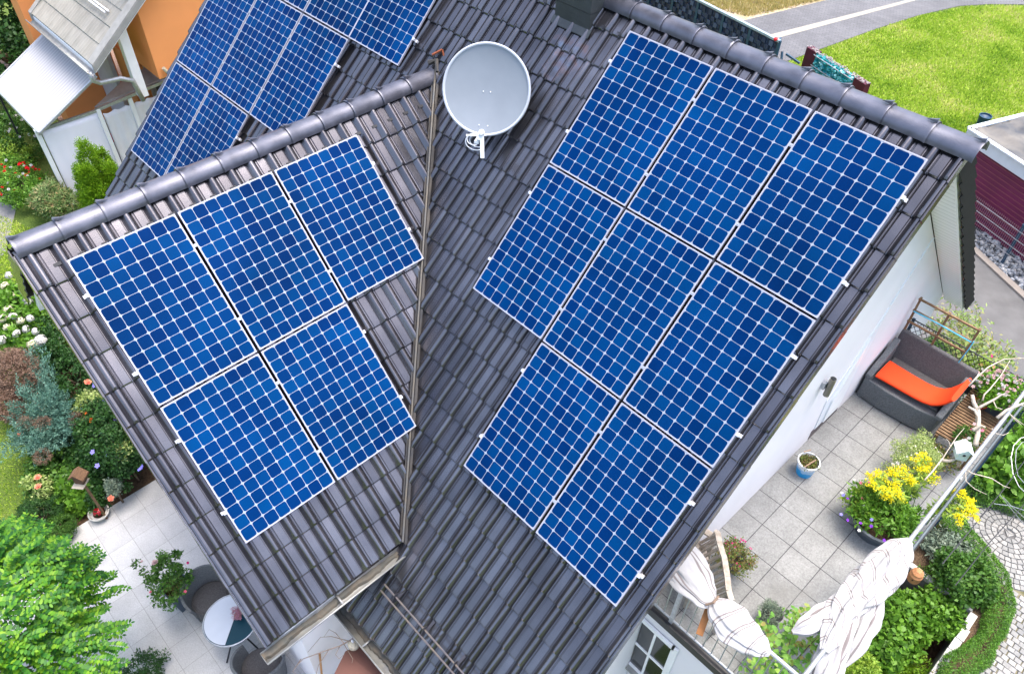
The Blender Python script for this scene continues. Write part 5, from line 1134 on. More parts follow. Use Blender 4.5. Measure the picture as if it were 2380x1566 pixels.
def flower(t,P,kind,col,size,name='flower'):
    key=(kind,col)
    if key not in _fc:
        o=flowermesh(kind).build(name,FM[col]); _fc[key]=o.data; bpy.data.objects.remove(o)
    o=bpy.data.objects.new(name,_fc[key]); C.objects.link(o); o.parent=t; L=Vector(P)-t.location
    o.location=L; o.scale=(size,)*3; q=(V(random.gauss(.25,.35),random.gauss(-.35,.35),1)).to_track_quat('Z','Y'); o.rotation_euler=q.to_euler()
def scatter_fl(t,c,rad,n,kind,col,size,name='flower'):
    for i in range(n):
        a=random.uniform(0,6.3); r=random.random()**.5; x,y=math.cos(a)*r,math.sin(a)*r
        flower(t,(c[0]+x*rad[0],c[1]+y*rad[1],c[2]+rad[2]*math.sqrt(max(0,1-r*r))*random.uniform(.85,1.08)+.01),kind,col,size*random.uniform(.75,1.2),name)
def atl(x,y,z): p=at(x,y,z); return (p.x,p.y,p.z)
# --- robinia, bottom left
tc_=at(-135,1545,2.3); base=V(tc_.x,tc_.y,0)
rob=thing('robinia_tree',base,'bright green tree with feathery pinnate leaves filling the bottom left corner','tree')
s=MB(); s.tube([base,base+V(.03,0,1),base+V(0,.05,1.9)],[.09,.075,.05],10)
for k in range(14):
    a=random.uniform(0,6.3); s.tube([base+V(0,0,1.1+k*.05),base+V(math.cos(a)*.6,math.sin(a)*.6,2.0),base+V(math.cos(a)*1.2,math.sin(a)*1.2,2.5)],[.035,.022,.008],6)
part(s,'trunk',M['bark'],rob,smooth=True)
n=2600; d=rnd(n); d[:,2]=np.abs(d[:,2])*1.0+.02; d/=np.linalg.norm(d,axis=1,keepdims=True); ph=rng.random(4)*6
bmp=1+.07*np.sin(d[:,0]*9+ph[0])*np.sin(d[:,1]*9+ph[1])+.05*np.sin(d[:,2]*13+ph[2]+d[:,1]*9); rr=(rng.random(n)**.35*.4+.6)*bmp
PC=np.array([tc_.x,tc_.y,2.0])+d*np.array([1.62,1.62,1.45])*rr[:,None]
RD=d*np.array([1,1,.25])+rnd(n)*.55+np.array([.15,.10,0]); RD/=np.linalg.norm(RD,axis=1,keepdims=True); RN=np.array([0,0,1.])+d*.4+rnd(n)*.3; SD=np.cross(RD,RN); SD/=np.linalg.norm(SD,axis=1,keepdims=True)
LL=.27*(.7+.5*rng.random(n)); Ps=[];Ds=[];Ns=[];Lz=[]
for k in range(8):
    f=(k+.6)/8.0
    for sg_ in (1,-1):
        Pk=PC+RD*(LL*f)[:,None]-np.array([0,0,1.])*(f*f*.06); Dk=SD*sg_+RD*.42; Ps.append(Pk);Ds.append(Dk+rnd(n)*.12);Ns.append(RN+rnd(n)*.15);Lz.append(.055*(.75+.5*math.sin(f*2.6))*np.ones(n))
Ps.append(PC+RD*LL[:,None]-np.array([0,0,.06]));Ds.append(RD);Ns.append(RN);Lz.append(.05*np.ones(n))
Ps=np.concatenate(Ps);Ds=np.concatenate(Ds);Ns=np.concatenate(Ns);Lz=np.concatenate(Lz)
leafmesh('crown',Ps,Ds,Ns,Lz,Lz*.52,G_['robinia'],rob,base,'oval')
# --- left garden
bush('hedge_tree',atl(10,75,1.6)[:2]+(1.6,),(2.4,2.2,1.9),'large dark green leafy tree in the top left corner beyond the neighbour patio','tree',G_['leaf_dark'],260,110,.30,.11,.08,stemr=.12)
bush('background_tree',(-25,-5.5,1.4),(1.7,2.4,2.1),'bushy green tree at the left photo edge beyond the pale awning','tree',G_['leaf_mid'],140,90,.3,.11,.07,stemr=.1)
c=atl(35,310,.5); t,sb=bush('shrub_rose',(c[0],c[1],.45),(.9,.55,.5),'loose green shrub with small white roses below the awning corner','shrub',G_['leaf_mid'],110,80,.14,.05,.035); scatter_fl(t,(c[0],c[1],.45),(.8,.5,.5),22,'rose','white',.04)
c=atl(15,365,.4); t,sb=bush('flower_bush',(c[0],c[1],.35),(.7,.5,.4),'yellow green low bush at the left edge between white and red roses','shrub',G_['leaf_yellow'],70,60,.14,.05,.03)
c=atl(50,430,.4); t,sb=bush('red_rose_bush',(c[0],c[1],.35),(1.0,.55,.45),'bright green bush dotted with small red roses at the left photo edge','shrub',G_['leaf_fresh'],130,80,.14,.045,.03); scatter_fl(t,(c[0],c[1],.35),(1.0,.55,.45),34,'rose','red',.036)
for i in range(10): flower(t,(c[0]+random.uniform(-.8,.8),c[1]+random.uniform(-.4,.4),.8),'rose','white',.035)
c=atl(120,462,.6); t,sb=bush('spurge_shrub',(c[0],c[1],.5),(.55,.38,.38),'dense shrub with narrow grey green leaves and reddish tips next to the gable ridge','shrub',G_['spurge'],150,60,.10,.085,.02)
c=atl(228,418,1.1); cz=(c[0],c[1],.75)
t=thing('thuja',(c[0],c[1],0),'bright yellow green feathery thuja standing beside the far roof edge','conifer')
P0=[];D0=[]
for (ox,oy,hh,rb) in ((0,0,2.05,.42),(.28,-.22,1.65,.34),(-.22,.28,1.6,.32),(.25,.25,1.45,.3),(-.25,-.2,1.35,.3)):
    for k in range(850):
        f=random.random()**1.25; a_=random.uniform(0,6.3); r_=rb*(1-f)**.8*random.uniform(.45,1.12)+.02
        P0.append((c[0]+ox+math.cos(a_)*r_,c[1]+oy+math.sin(a_)*r_,.12+hh*f*.92)); D0.append((math.cos(a_)*.7+random.gauss(0,.25),math.sin(a_)*.7+random.gauss(0,.25),.9+random.gauss(0,.25)))
sprays('crown',t,Vector((c[0],c[1],0)),np.array(P0),np.array(D0),.15,G_['thuja'],14,.05,.018,.7); stem(t,(c[0],c[1],1.0),(c[0],c[1],0),.04,crown=(.3,.3,.5))
# second peaks of the thuja
c=atl(45,715,.7); t,sb=bush('hydrangea',(c[0],c[1],.5),(1.15,.55,.5),'hydrangea with big cream white flower heads left of the gable end','shrub',G_['leaf_fresh'],130,50,.14,.09,.06)
for x,y in ((12,665),(35,668),(28,690),(55,680),(65,700),(20,720),(5,740),(30,735),(48,745),(70,740),(82,770),(60,765),(15,760),(38,775),(5,790),(75,800),(95,790),(20,640),(50,655)):
    flower(t,at(x,y,.95),'hyd','cream' if (x+y)%3 else 'white',random.uniform(.075,.115),'flower_head')
bush('dark_shrub',atl(150,790,.5)[:2]+(.4,),(.9,.6,.5),'dark green shrub in the shade just below the gable end','shrub',G_['leaf_dark'],130,70,.14,.05,.035)
c=atl(165,860,.6); bush('privet_shrub',(c[0],c[1],.35),(.75,.4,.45),'deep green leafy shrub squeezed between blue juniper and roof verge','shrub',G_['leaf_dark'],90,70,.12,.05,.03)
c=atl(105,750,.5); bush('green_shrub',(c[0],c[1],.35),(.55,.4,.4),'fresh green shrub right of the cream hydrangea heads','shrub',G_['leaf_fresh'],70,60,.12,.06,.04)
c=atl(32,855,.9); t=thing('withered_shrub',(c[0],c[1],0),'round brown withered shrub at the left edge above the blue juniper','shrub')
d=rnd(3200); P0=np.array([c[0],c[1],.75])+d*np.array([.50,.40,.45])*(.5+.45*rng.random(3200))[:,None]; sprays('dry_twigs',t,t.location,P0,d+rnd(3200)*.7,.07,G_['brown_dry'],8,.035,.014,.9); stem(t,(c[0],c[1],.7),(c[0],c[1],0),.03)
c=atl(10,925,.7); t=thing('withered_shrub',(c[0],c[1],0),'smaller brown withered shrub cut by the left photo edge','shrub')
d=rnd(1200); P0=np.array([c[0],c[1],.5])+d*np.array([.3,.25,.3])*(.5+.45*rng.random(1200))[:,None]; sprays('dry_twigs',t,t.location,P0,d+rnd(1200)*.7,.07,G_['brown_dry'],8,.035,.014,.9); stem(t,(c[0],c[1],.5),(c[0],c[1],0),.02)
# blue juniper: several arching plumes
c=atl(100,945,.8); jb=V(c[0],c[1],0); t=thing('juniper',jb,'large blue green juniper with feathery plumes and some brown dead patches','conifer')
PP=[];DD=[]; pb=[];db=[]
for k in range(50):
    a=random.uniform(0,6.3); rr_=random.random()**.6; q=at(*random.choice([(92,840),(70,900),(110,880),(60,960),(100,960),(140,950),(70,1010),(110,1020),(150,1000),(90,1050),(50,1000),(130,920),(160,960),(170,990),(40,1030)]),random.uniform(.55,.95)); q=q+V(random.gauss(0,.08),random.gauss(0,.08),0)
    dr=V(q.x-jb.x,q.y-jb.y,.35+random.random()*.3).normalized()
    for m_ in range(38):
        f=random.random(); p=jb.lerp(q,.45+.55*f)+V(random.gauss(0,.075),random.gauss(0,.075),random.gauss(0,.06)+.1*f)
        dd=dr*.9+V(random.gauss(0,.5),random.gauss(0,.5),random.gauss(.15,.4)); PP.append(tuple(p));DD.append(tuple(dd))
PP=np.array(PP);DD=np.array(DD); sprays('crown',t,jb,PP,DD,.16,G_['juniper'],20,.045,.015,.6)
for (x,y) in ((98,1060),(60,985),(178,975),(100,985)):
    q=at(x,y,.78); d=rnd(260); P0=np.array(q)+d*.09; 
    o=sprays('dead_patch',t,jb,P0,d+rnd(260)*.6,.06,G_['brown_dry'],8,.02,.006,.8)
stem(t,(c[0],c[1],.6),jb,.05,8,crown=(.8,.6,.4))
c=atl(205,930,.9); t,sb=bush('orange_rose_bush',(c[0],c[1],.75),(.22,.2,.25),'small pale green rose bush with a salmon bloom right of the juniper','shrub',G_['pale_green'],34,40,.08,.045,.032)
flower(t,at(204,889,1.1),'rose','salmon',.06); flower(t,at(216,977,.95),'rose','orange',.055); flower(t,at(201,961,.9),'rose','orange',.025)
c=atl(255,1010,.7); t,sb=bush('hibiscus',(c[0],c[1],.6),(.95,.42,.55),'dark green hibiscus bush with lavender blue flowers beside the left verge','shrub',G_['leaf_dark'],150,90,.12,.05,.035)
for x,y in ((219,896),(243,930),(237,970),(252,987),(263,985),(232,1008),(250,1005),(261,1021),(215,1050),(248,1054),(226,1082),(330,1085),(325,1090),(218,890),(268,975)): flower(t,at(x,y,.97),'daisy',random.choice(['blue','blue','purple']) ,.042)
c=atl(283,1048,.85); bush('rose_shoots',(c[0],c[1],.85),(.16,.14,.14),'light green rose shoots with one salmon bud close to the verge','shrub',G_['pale_green'],22,34,.07,.04,.03)[0]
fl=bush('rose_bush',atl(85,1125,.6)[:2]+(.45,),(.20,.18,.22),'rose bush with salmon blooms at the edge of the lawn','shrub',G_['pale_green'],34,40,.08,.045,.03)[0]
for x,y in ((90,1131),(88,1110),(49,1007)): flower(fl,at(x,y,.7),'rose','salmon',.055)
fl=bush('patio_rose',atl(262,1128,.5)[:2]+(.42,),(.10,.10,.13),'rose plant with a salmon pink bloom hanging over the patio corner','shrub',G_['grey_green'],30,40,.07,.04,.03)[0]
flower(fl,at(258,1158,.5),'rose','salmon',.05); flower(fl,at(290,1038,.8),'rose','salmon',.03); flower(fl,at(305,1105,.15),'rose','pink',.02)
bush('bergenia',atl(165,1138,.25)[:2]+(.18,),(.36,.24,.2),'broad leaved fresh green plants along the patio edge','plant',G_['leaf_fresh'],80,30,.11,.12,.07,'oval')
bush('green_cover',atl(205,1085,.3)[:2]+(.25,),(.7,.32,.28),'low dark foliage around the nest box in the left bed','plant',G_['leaf_dark'],120,60,.12,.05,.04)
bush('green_cover',atl(130,1100,.3)[:2]+(.25,),(.6,.4,.3),'low mixed green foliage between juniper and lawn','plant',G_['leaf_mid'],90,60,.12,.06,.04)
bush('box_ball',atl(92,1192,.35)[:2]+(.28,),(.36,.34,.30),'round dark green clipped boxwood near the robinia','shrub',G_['leaf_dark'],170,100,.06,.02,.014,lump=.05)
bush('box_ball',atl(130,1222,.3)[:2]+(.2,),(.24,.24,.22),'smaller green clipped boxwood touching the patio edge','shrub',G_['leaf_mid'],100,90,.06,.02,.014,lump=.05)
bush('corner_shrub',atl(330,1560,.2)[:2]+(.15,),(.28,.28,.22),'small dark shrub at the bottom photo edge below the robinia','shrub',G_['leaf_dark'],50,50,.08,.035,.02)
# rose in planter
c=at(385,1335,.95); t,sb=bush('planter_rose',(c.x-.05,c.y,.85),(.38,.27,.28),'rose bush with one cream bloom growing in the dark square planter','shrub',G_['leaf_mid'],44,52,.075,.045,.03,base=(pc_.x,pc_.y,.43),lump=.45)
for x,y,cl_,s_ in ((361,1308,'palepink',.05),(350,1376,'pink',.022),(430,1374,'pink',.022),(437,1307,'magenta',.02),(330,1304,'palepink',.02)): flower(t,at(x,y,1.15),'rose',cl_,s_)
bush('planter_moss',(pc_.x,pc_.y,.47),(.14,.14,.06),'olive green underplanting filling the square planter','plant',G_['rust_mix'],30,40,.05,.03,.02,base=(pc_.x,pc_.y,.43),stemr=.004)
c=at(552,1428,.80); t,sb=bush('pink_heather',(c.x,c.y,.83),(.085,.085,.07),'small pink heather plant standing on the round patio table','plant',leafmat('heather_pink',[(.35,.14,.20),(.55,.25,.35),(.30,.25,.12)]),26,40,.03,.018,.01,base=(c.x,c.y,.74),stemr=.006)
s=MB(); s.lathe((c.x,c.y,.738),[(0,0),(.04,0),(.05,.06),(0,.05)],14); single(s,'heather_pot',mat('clay_pot',(.3,.15,.1),.8),'little clay pot under the pink heather on the table','flower pot')
# --- terrace plants
def gold(name,base,tops,label,n_=900):
    t=thing(name,base,label,'plant'); b=Vector(base); P0=[];D0=[];Lf=[]; s=MB(); LP=[];LD=[]
    for q in tops:
        q=Vector(q); s.tube([b+V(random.uniform(-.12,.12),random.uniform(-.1,.1),0),b.lerp(q,.55)+V(0,0,.06),q],[.006,.005,.003],5)
        for k in range(8):
            a=random.uniform(0,6.3); d=V(math.cos(a),math.sin(a),random.uniform(-.1,.5)); P0.append(tuple(q-V(0,0,random.uniform(0,.07))));D0.append(tuple(d))
        for k in range(46):
            f=random.uniform(.15,.97); p=b.lerp(q,f)+V(0,0,.06*math.sin(f*PI)); a=random.uniform(0,6.3); LP.append(tuple(p)); LD.append((math.cos(a),math.sin(a),random.uniform(-.3,.4)))
    sprays('golden_plumes',t,b,np.array(P0),np.array(D0),.085,G_['gold'],24,.022,.015,.9,droop=.35)
    LP=np.array(LP);LD=np.array(LD); nn=len(LP); leafmesh('leaves',LP,LD,np.array([0,0,1.])+rnd(nn)*.5,.095*(.6+.7*rng.random(nn)),.020,G_['leaf_yellow'],t,b); part(s,'stem',mat('green_stem',(.10,.18,.04),.6),t); return t
g1=gold('goldenrod',(4.42,.55,TZ+.25),[at(x,y,TZ+.72+random.uniform(-.05,.08)) for x,y in ((2030,1105),(2045,1095),(2060,1115),(2075,1100),(2085,1130),(2050,1135),(2035,1125),(2095,1150),(2068,1145),(2100,1090),(2082,1088),(2110,1108))],'goldenrod with bright yellow plumes growing out of the round tub')
g2=gold('goldenrod',(4.50,.85,TZ+.25),[at(x,y,TZ+.75) for x,y in ((2138,1065),(2150,1060),(2160,1075),(2145,1085),(2170,1105),(2120,1110))],'paler goldenrod behind the tub, next to the bare twigs')
g3=gold('goldenrod',(4.72,.85,TZ+.2),[at(x,y,TZ+.75) for x,y in ((2240,1150),(2255,1160),(2262,1175),(2250,1185),(2238,1200),(2265,1190),(2230,1140))],'bright goldenrod leaning out over the handrail')
t,sb=bush('tub_greenery',(4.40,.45,TZ+.36),(.38,.33,.20),'mixed green underplanting filling the round tub','plant',G_['leaf_fresh'],80,40,.09,.07,.025,base=(4.40,.42,TZ+.24),stemr=.006)
t2,sb=bush('trailing_flowers',(4.17,.40,TZ+.32),(.22,.26,.18),'small pink, white and violet flowers on the left side of the round tub','plant',G_['leaf_yellow'],60,46,.07,.028,.016,base=(4.2,.40,TZ+.24),stemr=.005)
for x,y,cc_ in ((2001,1122,'pink'),(2004,1158,'pink'),(2023,1136,'pink'),(2021,1120,'pink'),(1960,1150,'blue'),(1970,1158,'purple'),(1957,1145,'white'),(2009,1175,'white'),(1955,1195,'blue'),(1970,1208,'purple'),(2000,1215,'purple'),(2025,1222,'purple'),(1997,1232,'white'),(2026,1207,'blue'),(2055,1255,'purple'),(1985,1115,'white')): flower(t2,at(x,y,TZ+.48),'daisy',cc_,.020)
t,sb=bush('fine_leaved_plant',(4.30,1.42,TZ+.32),(.26,.36,.26),'pale fine leaved bush with tiny white flowers in front of the slatted table','plant',G_['pale_green'],130,80,.08,.022,.012,base=(4.3,1.42,TZ),stemr=.01)
scatter_fl(t,(4.30,1.42,TZ+.32),(.26,.36,.26),26,'daisy','white',.012); 
for x,y in ((2075,1080),(2085,1076),(2094,1085),(2090,1094)): flower(t,at(x,y,TZ+.6),'rose','white',.026)
bush('dark_foliage',(4.42,1.85,TZ+.12),(.25,.16,.14),'dark brownish foliage in the shade at the sofa corner','plant',G_['rust_mix'],40,40,.07,.03,.02,base=(4.42,1.85,TZ),stemr=.005)
p_=at(1708,1290,TZ+.3); t,sb=bush('potted_fuchsia',(p_.x+.02,p_.y-.04,TZ+.32),(.20,.20,.15),'olive coloured plant with tiny pink flowers in the navy pot by the bench','plant',G_['rust_mix'],60,50,.07,.024,.014,base=(at(1704,1318,TZ).x,at(1704,1318,TZ).y,TZ+.16),stemr=.006); scatter_fl(t,(p_.x,p_.y,TZ+.32),(.20,.20,.16),26,'daisy','magenta',.009)
p_=at(1788,1425,TZ+.25); bush('lavender',(p_.x,p_.y,TZ+.27),(.12,.12,.11),'grey green lavender tuft growing in the small black pot','plant',G_['grey_green'],40,50,.04,.035,.006,base=(p_.x,p_.y,TZ+.15),stemr=.004)
bush('withered_flowers',(pc.x,pc.y,TZ+.24),(.10,.10,.05),'withered brown and green plants inside the blue white bucket','plant',G_['rust_mix'],26,26,.04,.03,.012,base=(pc.x,pc.y,TZ+.2),stemr=.003)
s=MB(); s.beam(at(1870,1085,TZ+.27),at(1897,1068,TZ+.36),.015,.01); s.beam(at(1885,1045,TZ+.3),at(1868,1050,TZ+.27),.012,.01); single(s,'plant_stick',mat('cane_stick',(.42,.28,.18),.7),'short brown stick poking out of the bucket','stick')
# climber at the bottom railing
t=thing('climbing_plant',(4.5,-2.2,TZ),'light green round leaved climber spreading over the terrace corner at the bottom','climber'); PS=[]
for x,y in ((1765,1500),(1780,1530),(1800,1555),(1830,1480),(1845,1450),(1850,1500),(1870,1540),(1820,1570),(1760,1550),(1890,1480),(1930,1490),(1905,1510),(1850,1430),(1880,1440),(1925,1510),(1740,1580),(1780,1460),(1800,1490),(1835,1530),(1950,1480)):
    q=at(x,y,TZ+.35+random.uniform(-.12,.2)); 
    for k in range(30): PS.append((q.x+random.gauss(0,.06),q.y+random.gauss(0,.06),q.z+random.gauss(0,.06)))
PS=np.array(PS); nn=len(PS); leafmesh('leaves',PS,rnd(nn)+np.array([.1,-.2,0]),np.array([.1,-.3,1.])+rnd(nn)*.45,.062*(.6+.7*rng.random(nn)),.050*(.6+.7*rng.random(nn)),G_['climber'],t,t.location,'oval')
s=MB(); s.tube([(4.6,-2.2,TZ),at(1830,1520,TZ+.4),at(1845,1440,TZ+.5)],[.008,.006,.003],5); s.tube([(4.6,-2.2,TZ),at(1880,1500,TZ+.4),at(1900,1480,TZ+.5)],[.008,.006,.003],5); s.tube([(4.5,-2.2,TZ),at(1780,1540,TZ+.4),at(1765,1500,TZ+.5)],[.008,.006,.003],5); part(s,'stem',M['bark'],t)
bush('yellow_foliage',at(2000,1566,1.2),(.25,.25,.2),'yellow green foliage at the bottom edge below the hanging cloth','plant',G_['leaf_yellow'],40,50,.08,.05,.02,base=(at(2000,1566,1.2).x,at(2000,1566,1.2).y,-.7))
# leafy shrub beyond the terrace, over the driveway
c=V(3.95,4.95,2.35); t=thing('peach_tree',(c.x,c.y,0),'young tree with narrow light green leaves above the driveway behind the trellis','tree'); PS=[];s=MB()
s.tube([(c.x,c.y,0),(c.x,c.y,1.3),(c.x-.05,c.y,2.1)],[.04,.03,.015],7)
for x,y in ((2190,715),(2215,690),(2225,740),(2250,735),(2270,720),(2265,760),(2240,775),(2290,770),(2280,800),(2250,800),(2310,800),(2215,760),(2300,820),(2340,815),(2360,830),(2350,845),(2230,810),(2180,770),(2160,740),(2190,745),(2320,845)):
    q=at(x,y,2.35+random.uniform(-.25,.3)); s.tube([(c.x,c.y,1.5),V(c.x,c.y,1.9).lerp(q,.5),q],[.012,.008,.004],5)
    for k in range(60): f=random.random(); PS.append(tuple(V(c.x,c.y,1.9).lerp(q,.65+.4*f)+V(random.gauss(0,.075),random.gauss(0,.075),random.gauss(0,.08))))
part(s,'branches',M['bark'],t); PS=np.array(PS); nn=len(PS); D=rnd(nn); D[:,2]-=.25; leafmesh('leaves',PS,D,np.array([0,-.2,1.])+rnd(nn)*.5,.095*(.6+.7*rng.random(nn)),.030,leafmat('peach_leaf',[(.09,.17,.03),(.19,.29,.06),(.30,.38,.12),(.40,.24,.10)]),t,t.location)
for c_,l_ in (((2.95+.45,5.9,.9),'dark green round shrub in front of the driveway behind the trellis, left one'),((3.6,5.5,.9),'green round shrub behind the trellis, right next to the darker one')):
    bush('round_shrub',c_,(.42,.42,.42),l_,'shrub',G_['leaf_mid'],140,60,.08,.035,.02,lump=.06)
# flower boxes
t,sb=bush('petunias',(4.22,3.32,TZ+.48),(.26,.22,.20),'pink and magenta petunias with fine foliage above the black hanging box','plant',G_['leaf_yellow'],60,60,.08,.03,.012,base=(4.22,3.32,TZ+.3),stemr=.005)
for x,y,k_ in ((2305,827,'magenta'),(2280,847,'magenta'),(2292,849,'magenta'),(2308,853,'pink'),(2273,865,'palepink'),(2247,852,'white'),(2237,861,'red'),(2247,888,'red'),(2250,895,'salmon'),(2262,898,'palepink'),(2283,858,'white'),(2300,868,'palepink')): flower(t,at(x,y,TZ+.65),'daisy',k_,.026)
t,sb=bush('geraniums',(4.60,2.98,TZ+.68),(.30,.26,.20),'pale pink and white geraniums massed at the terrace corner','plant',G_['leaf_lime'],70,46,.09,.045,.03,base=(4.64,2.92,TZ+.56),stemr=.006)
scatter_fl(t,(4.60,3.0,TZ+.70),(.34,.34,.20),60,'rose','palepink',.022); scatter_fl(t,(4.62,2.95,TZ+.70),(.34,.30,.22),34,'rose','white',.024)
t,sb=bush('corner_petunias',(4.60,2.15,TZ+.42),(.14,.22,.14),'small petunias in violet, white and pink by the birdhouse','plant',G_['leaf_mid'],34,36,.06,.035,.02,base=(4.6,2.15,TZ+.385),stemr=.004)
for x,y,k_ in ((2260,998,'magenta'),(2283,1000,'pink'),(2245,1024,'palepink'),(2252,1018,'white'),(2254,1030,'white'),(2275,1012,'pink'),(2265,985,'palepink')): flower(t,at(x,y,TZ+.6),'daisy',k_,.024)
# bare driftwood branches over the corner
t=thing('bare_branch',(4.66,2.0,TZ+.39),'pale bare twisting branches fastened to the handrail at the terrace corner','branch'); s=MB()
def cv(x0,y0,k_,pts): return [((x0+a/k_)/1.2752,(y0+b/k_)/1.2752) for a,b in pts]
def br(pts,z0,z1,r0,r1):
    n_=len(pts); s.tube([at(x,y,z0+(z1-z0)*i/(n_-1)) for i,(x,y) in enumerate(pts)],[r0+(r1-r0)*i/(n_-1) for i in range(n_)],6)
A=(2700,850,3.916); B_=(2735,1200,3.913)
br(cv(*A,[(670,1150),(760,1050),(900,930),(1080,840),(1312,830),(1450,840)]),TZ+.9,TZ+1.3,.012,.006)
br(cv(*A,[(770,1410),(960,1310),(1060,1250),(1150,1260)]),TZ+.9,TZ+1.1,.02,.006); br(cv(*A,[(830,1320),(850,1250),(920,1180),(1050,1020),(1150,850)]),TZ+.9,TZ+1.1,.012,.004)
br(cv(*A,[(780,1566),(780,1440),(730,1350),(710,1250)]),TZ+.8,TZ+1.0,.035,.022); br(cv(*A,[(1000,1520),(1110,1430),(1312,1350),(1420,1330)]),TZ+1.0,TZ+1.2,.022,.010)
br(cv(*A,[(1110,1430),(1180,1520),(1280,1600)]),TZ+1.0,TZ+.9,.008,.004); br(cv(*A,[(960,1330),(990,1400),(1060,1420)]),TZ+1.0,TZ+1.0,.007,.004); br(cv(*A,[(1170,1360),(1250,1360),(1400,1420)]),TZ+1.0,TZ+1.0,.007,.004)
br(cv(*B_,[(610,470),(640,330),(650,150),(600,60),(530,20)]),TZ+.8,TZ+.95,.034,.012); br(cv(*B_,[(580,290),(680,240),(720,260)]),TZ+.9,TZ+.95,.025,.014)
br(cv(*B_,[(20,870),(120,760),(250,590),(320,480),(400,360),(480,270)]),TZ+.8,TZ+.9,.010,.003); br(cv(*B_,[(320,480),(300,420),(270,390)]),TZ+.85,TZ+.9,.005,.003); br(cv(*B_,[(350,440),(420,430),(470,390)]),TZ+.85,TZ+.9,.005,.003); br(cv(*B_,[(240,600),(220,560),(190,540)]),TZ+.85,TZ+.9,.005,.003)
br(cv(*B_,[(490,740),(570,790),(800,850),(940,940),(1010,960)]),TZ+.95,TZ+.8,.008,.004); br(cv(*B_,[(495,740),(500,880),(600,970),(740,1035)]),TZ+.95,TZ+.8,.007,.003); br(cv(*B_,[(215,640),(300,650),(370,630)]),TZ+.8,TZ+.85,.022,.016); br(cv(*B_,[(340,610),(420,570),(500,540)]),TZ+.85,TZ+.9,.006,.004)
br(cv(*B_,[(800,270),(850,330),(930,350),(1000,320)]),TZ+1.0,TZ+1.0,.007,.003); br(cv(*B_,[(960,60),(1050,140),(1174,230)]),TZ+1.0,TZ+1.0,.007,.003)
part(s,'wood',mat('bleached_branch',(.42,.36,.29),.8,.2,scale=20,col2=(.58,.52,.44)),t,smooth=True)
# --- right garden
c=at(2350,985,.5); bush('squash_plants',(5.0,5.35,.35),(.9,.85,.45),'dense fresh green large leaved plants at the right edge behind the handrail','plant',G_['leaf_fresh'],170,50,.18,.11,.09,'oval')
bush('low_greenery',(4.75,4.55,.2),(.7,.45,.25),'mid green ground foliage under the handrail left of the large leaved plants','plant',G_['leaf_mid'],110,60,.12,.05,.03)
bush('tall_greenery',(5.7,5.5,.5),(.6,.7,.55),'green foliage with pale wire loops at the very right edge','plant',G_['leaf_mid'],110,60,.16,.08,.06,'oval')
def hedge(pts,wd,h,label,m,dens=5200,L=.022):
    P=[];Nn=[]
    pv_=[Vector(p) for p in pts]
    cum=[0]
    for a,b in zip(pv_,pv_[1:]): cum.append(cum[-1]+(b-a).length)
    tot=cum[-1]; N_=int(dens*tot)
    for i in range(N_):
        u=random.random()*tot; k=max(j for j in range(len(cum)-1) if cum[j]<=u); f=(u-cum[k])/(cum[k+1]-cum[k]); c=pv_[k].lerp(pv_[k+1],f); d=(pv_[k+1]-pv_[k]).normalized(); sdd=V(-d.y,d.x,0)
        th=random.uniform(0,PI); ww=wd*.5*(1+.16*math.sin(u*5)+.08*math.sin(u*13)); x=math.copysign(abs(math.cos(th))**.6,math.cos(th)); z=abs(math.sin(th))**.6
        rr=random.uniform(.82,1.06); p=c+sdd*x*ww*rr+V(0,0,z*h*rr*(1+.08*math.sin(u*7))); P.append(tuple(p)); nn_=sdd*x+V(0,0,z); Nn.append(tuple(nn_))
    P=np.array(P);Nn=np.array(Nn); t=thing('box_hedge',pts[0],label,'hedge'); n_=len(P); leafmesh('leaves',P,rnd(n_)*.8+Nn*.5,Nn+rnd(n_)*.5,L*(.6+.8*rng.random(n_)),L*.6,m,t,pts[0]); 
    s=MB(); 
    for p in pv_: s.tube([(p.x,p.y,0),(p.x+.02,p.y,h*.7)],.012,5)
    part(s,'stem',M['bark'],t); return t
hedge([(4.95,3.55,0),(5.3,3.38,0),(5.7,3.28,0),(6.0,3.05,0),(6.2,2.7,0),(6.3,2.2,0),(6.3,1.7,0),(6.15,1.2,0),(5.95+.25,.6,0),(6.2,-.2,0)],.34,.26,'low clipped box hedge curving between the mulch bed and the granite setts',G_['hedge'],9000)
hedge([(4.5,4.15,0),(5.0,4.3,0),(5.6,4.62,0),(6.3,4.95,0)],.42,.28,'low clipped box hedge along the far side of the sett circle',G_['hedge'],8000)
bush('herb_bush',(5.62,2.62,.22),(.42,.36,.26),'leafy green plant with a few yellow flowers beside the curved hedge','plant',G_['leaf_mid'],110,50,.10,.06,.045)
t,_=bush('strawberry_patch',(5.30,3.0,.12),(.40,.32,.16),'grey green crinkled leaves in the mulch bed near the handrail','plant',G_['grey_green'],80,40,.09,.055,.045); 
t,_=bush('bed_seedlings',(5.35,2.45,.03),(.28,.12,.06),'small green seedlings on the mulch near the terracotta beehive','plant',G_['leaf_fresh'],26,20,.05,.035,.02)
c=at(2110,1430,-.1); bush('round_leaf_shrub',(5.27,1.35,-.15),(.40,.72,.32),'bright green shrub with round leaves in the sunken well','shrub',G_['leaf_fresh'],120,44,.12,.075,.065,'oval',base=(5.27,1.35,-.7))
bush('hanging_leaves',(5.62,1.95,-.05),(.36,.34,.2),'light green round leaves spilling over the kerb corner','shrub',G_['leaf_fresh'],60,36,.10,.06,.05,'oval',base=(5.62,1.95,-.7))
t=thing('creeping_juniper',(5.45,.55,-.7),'bright green creeping conifer filling the lower part of the sunken well','conifer'); n=1500
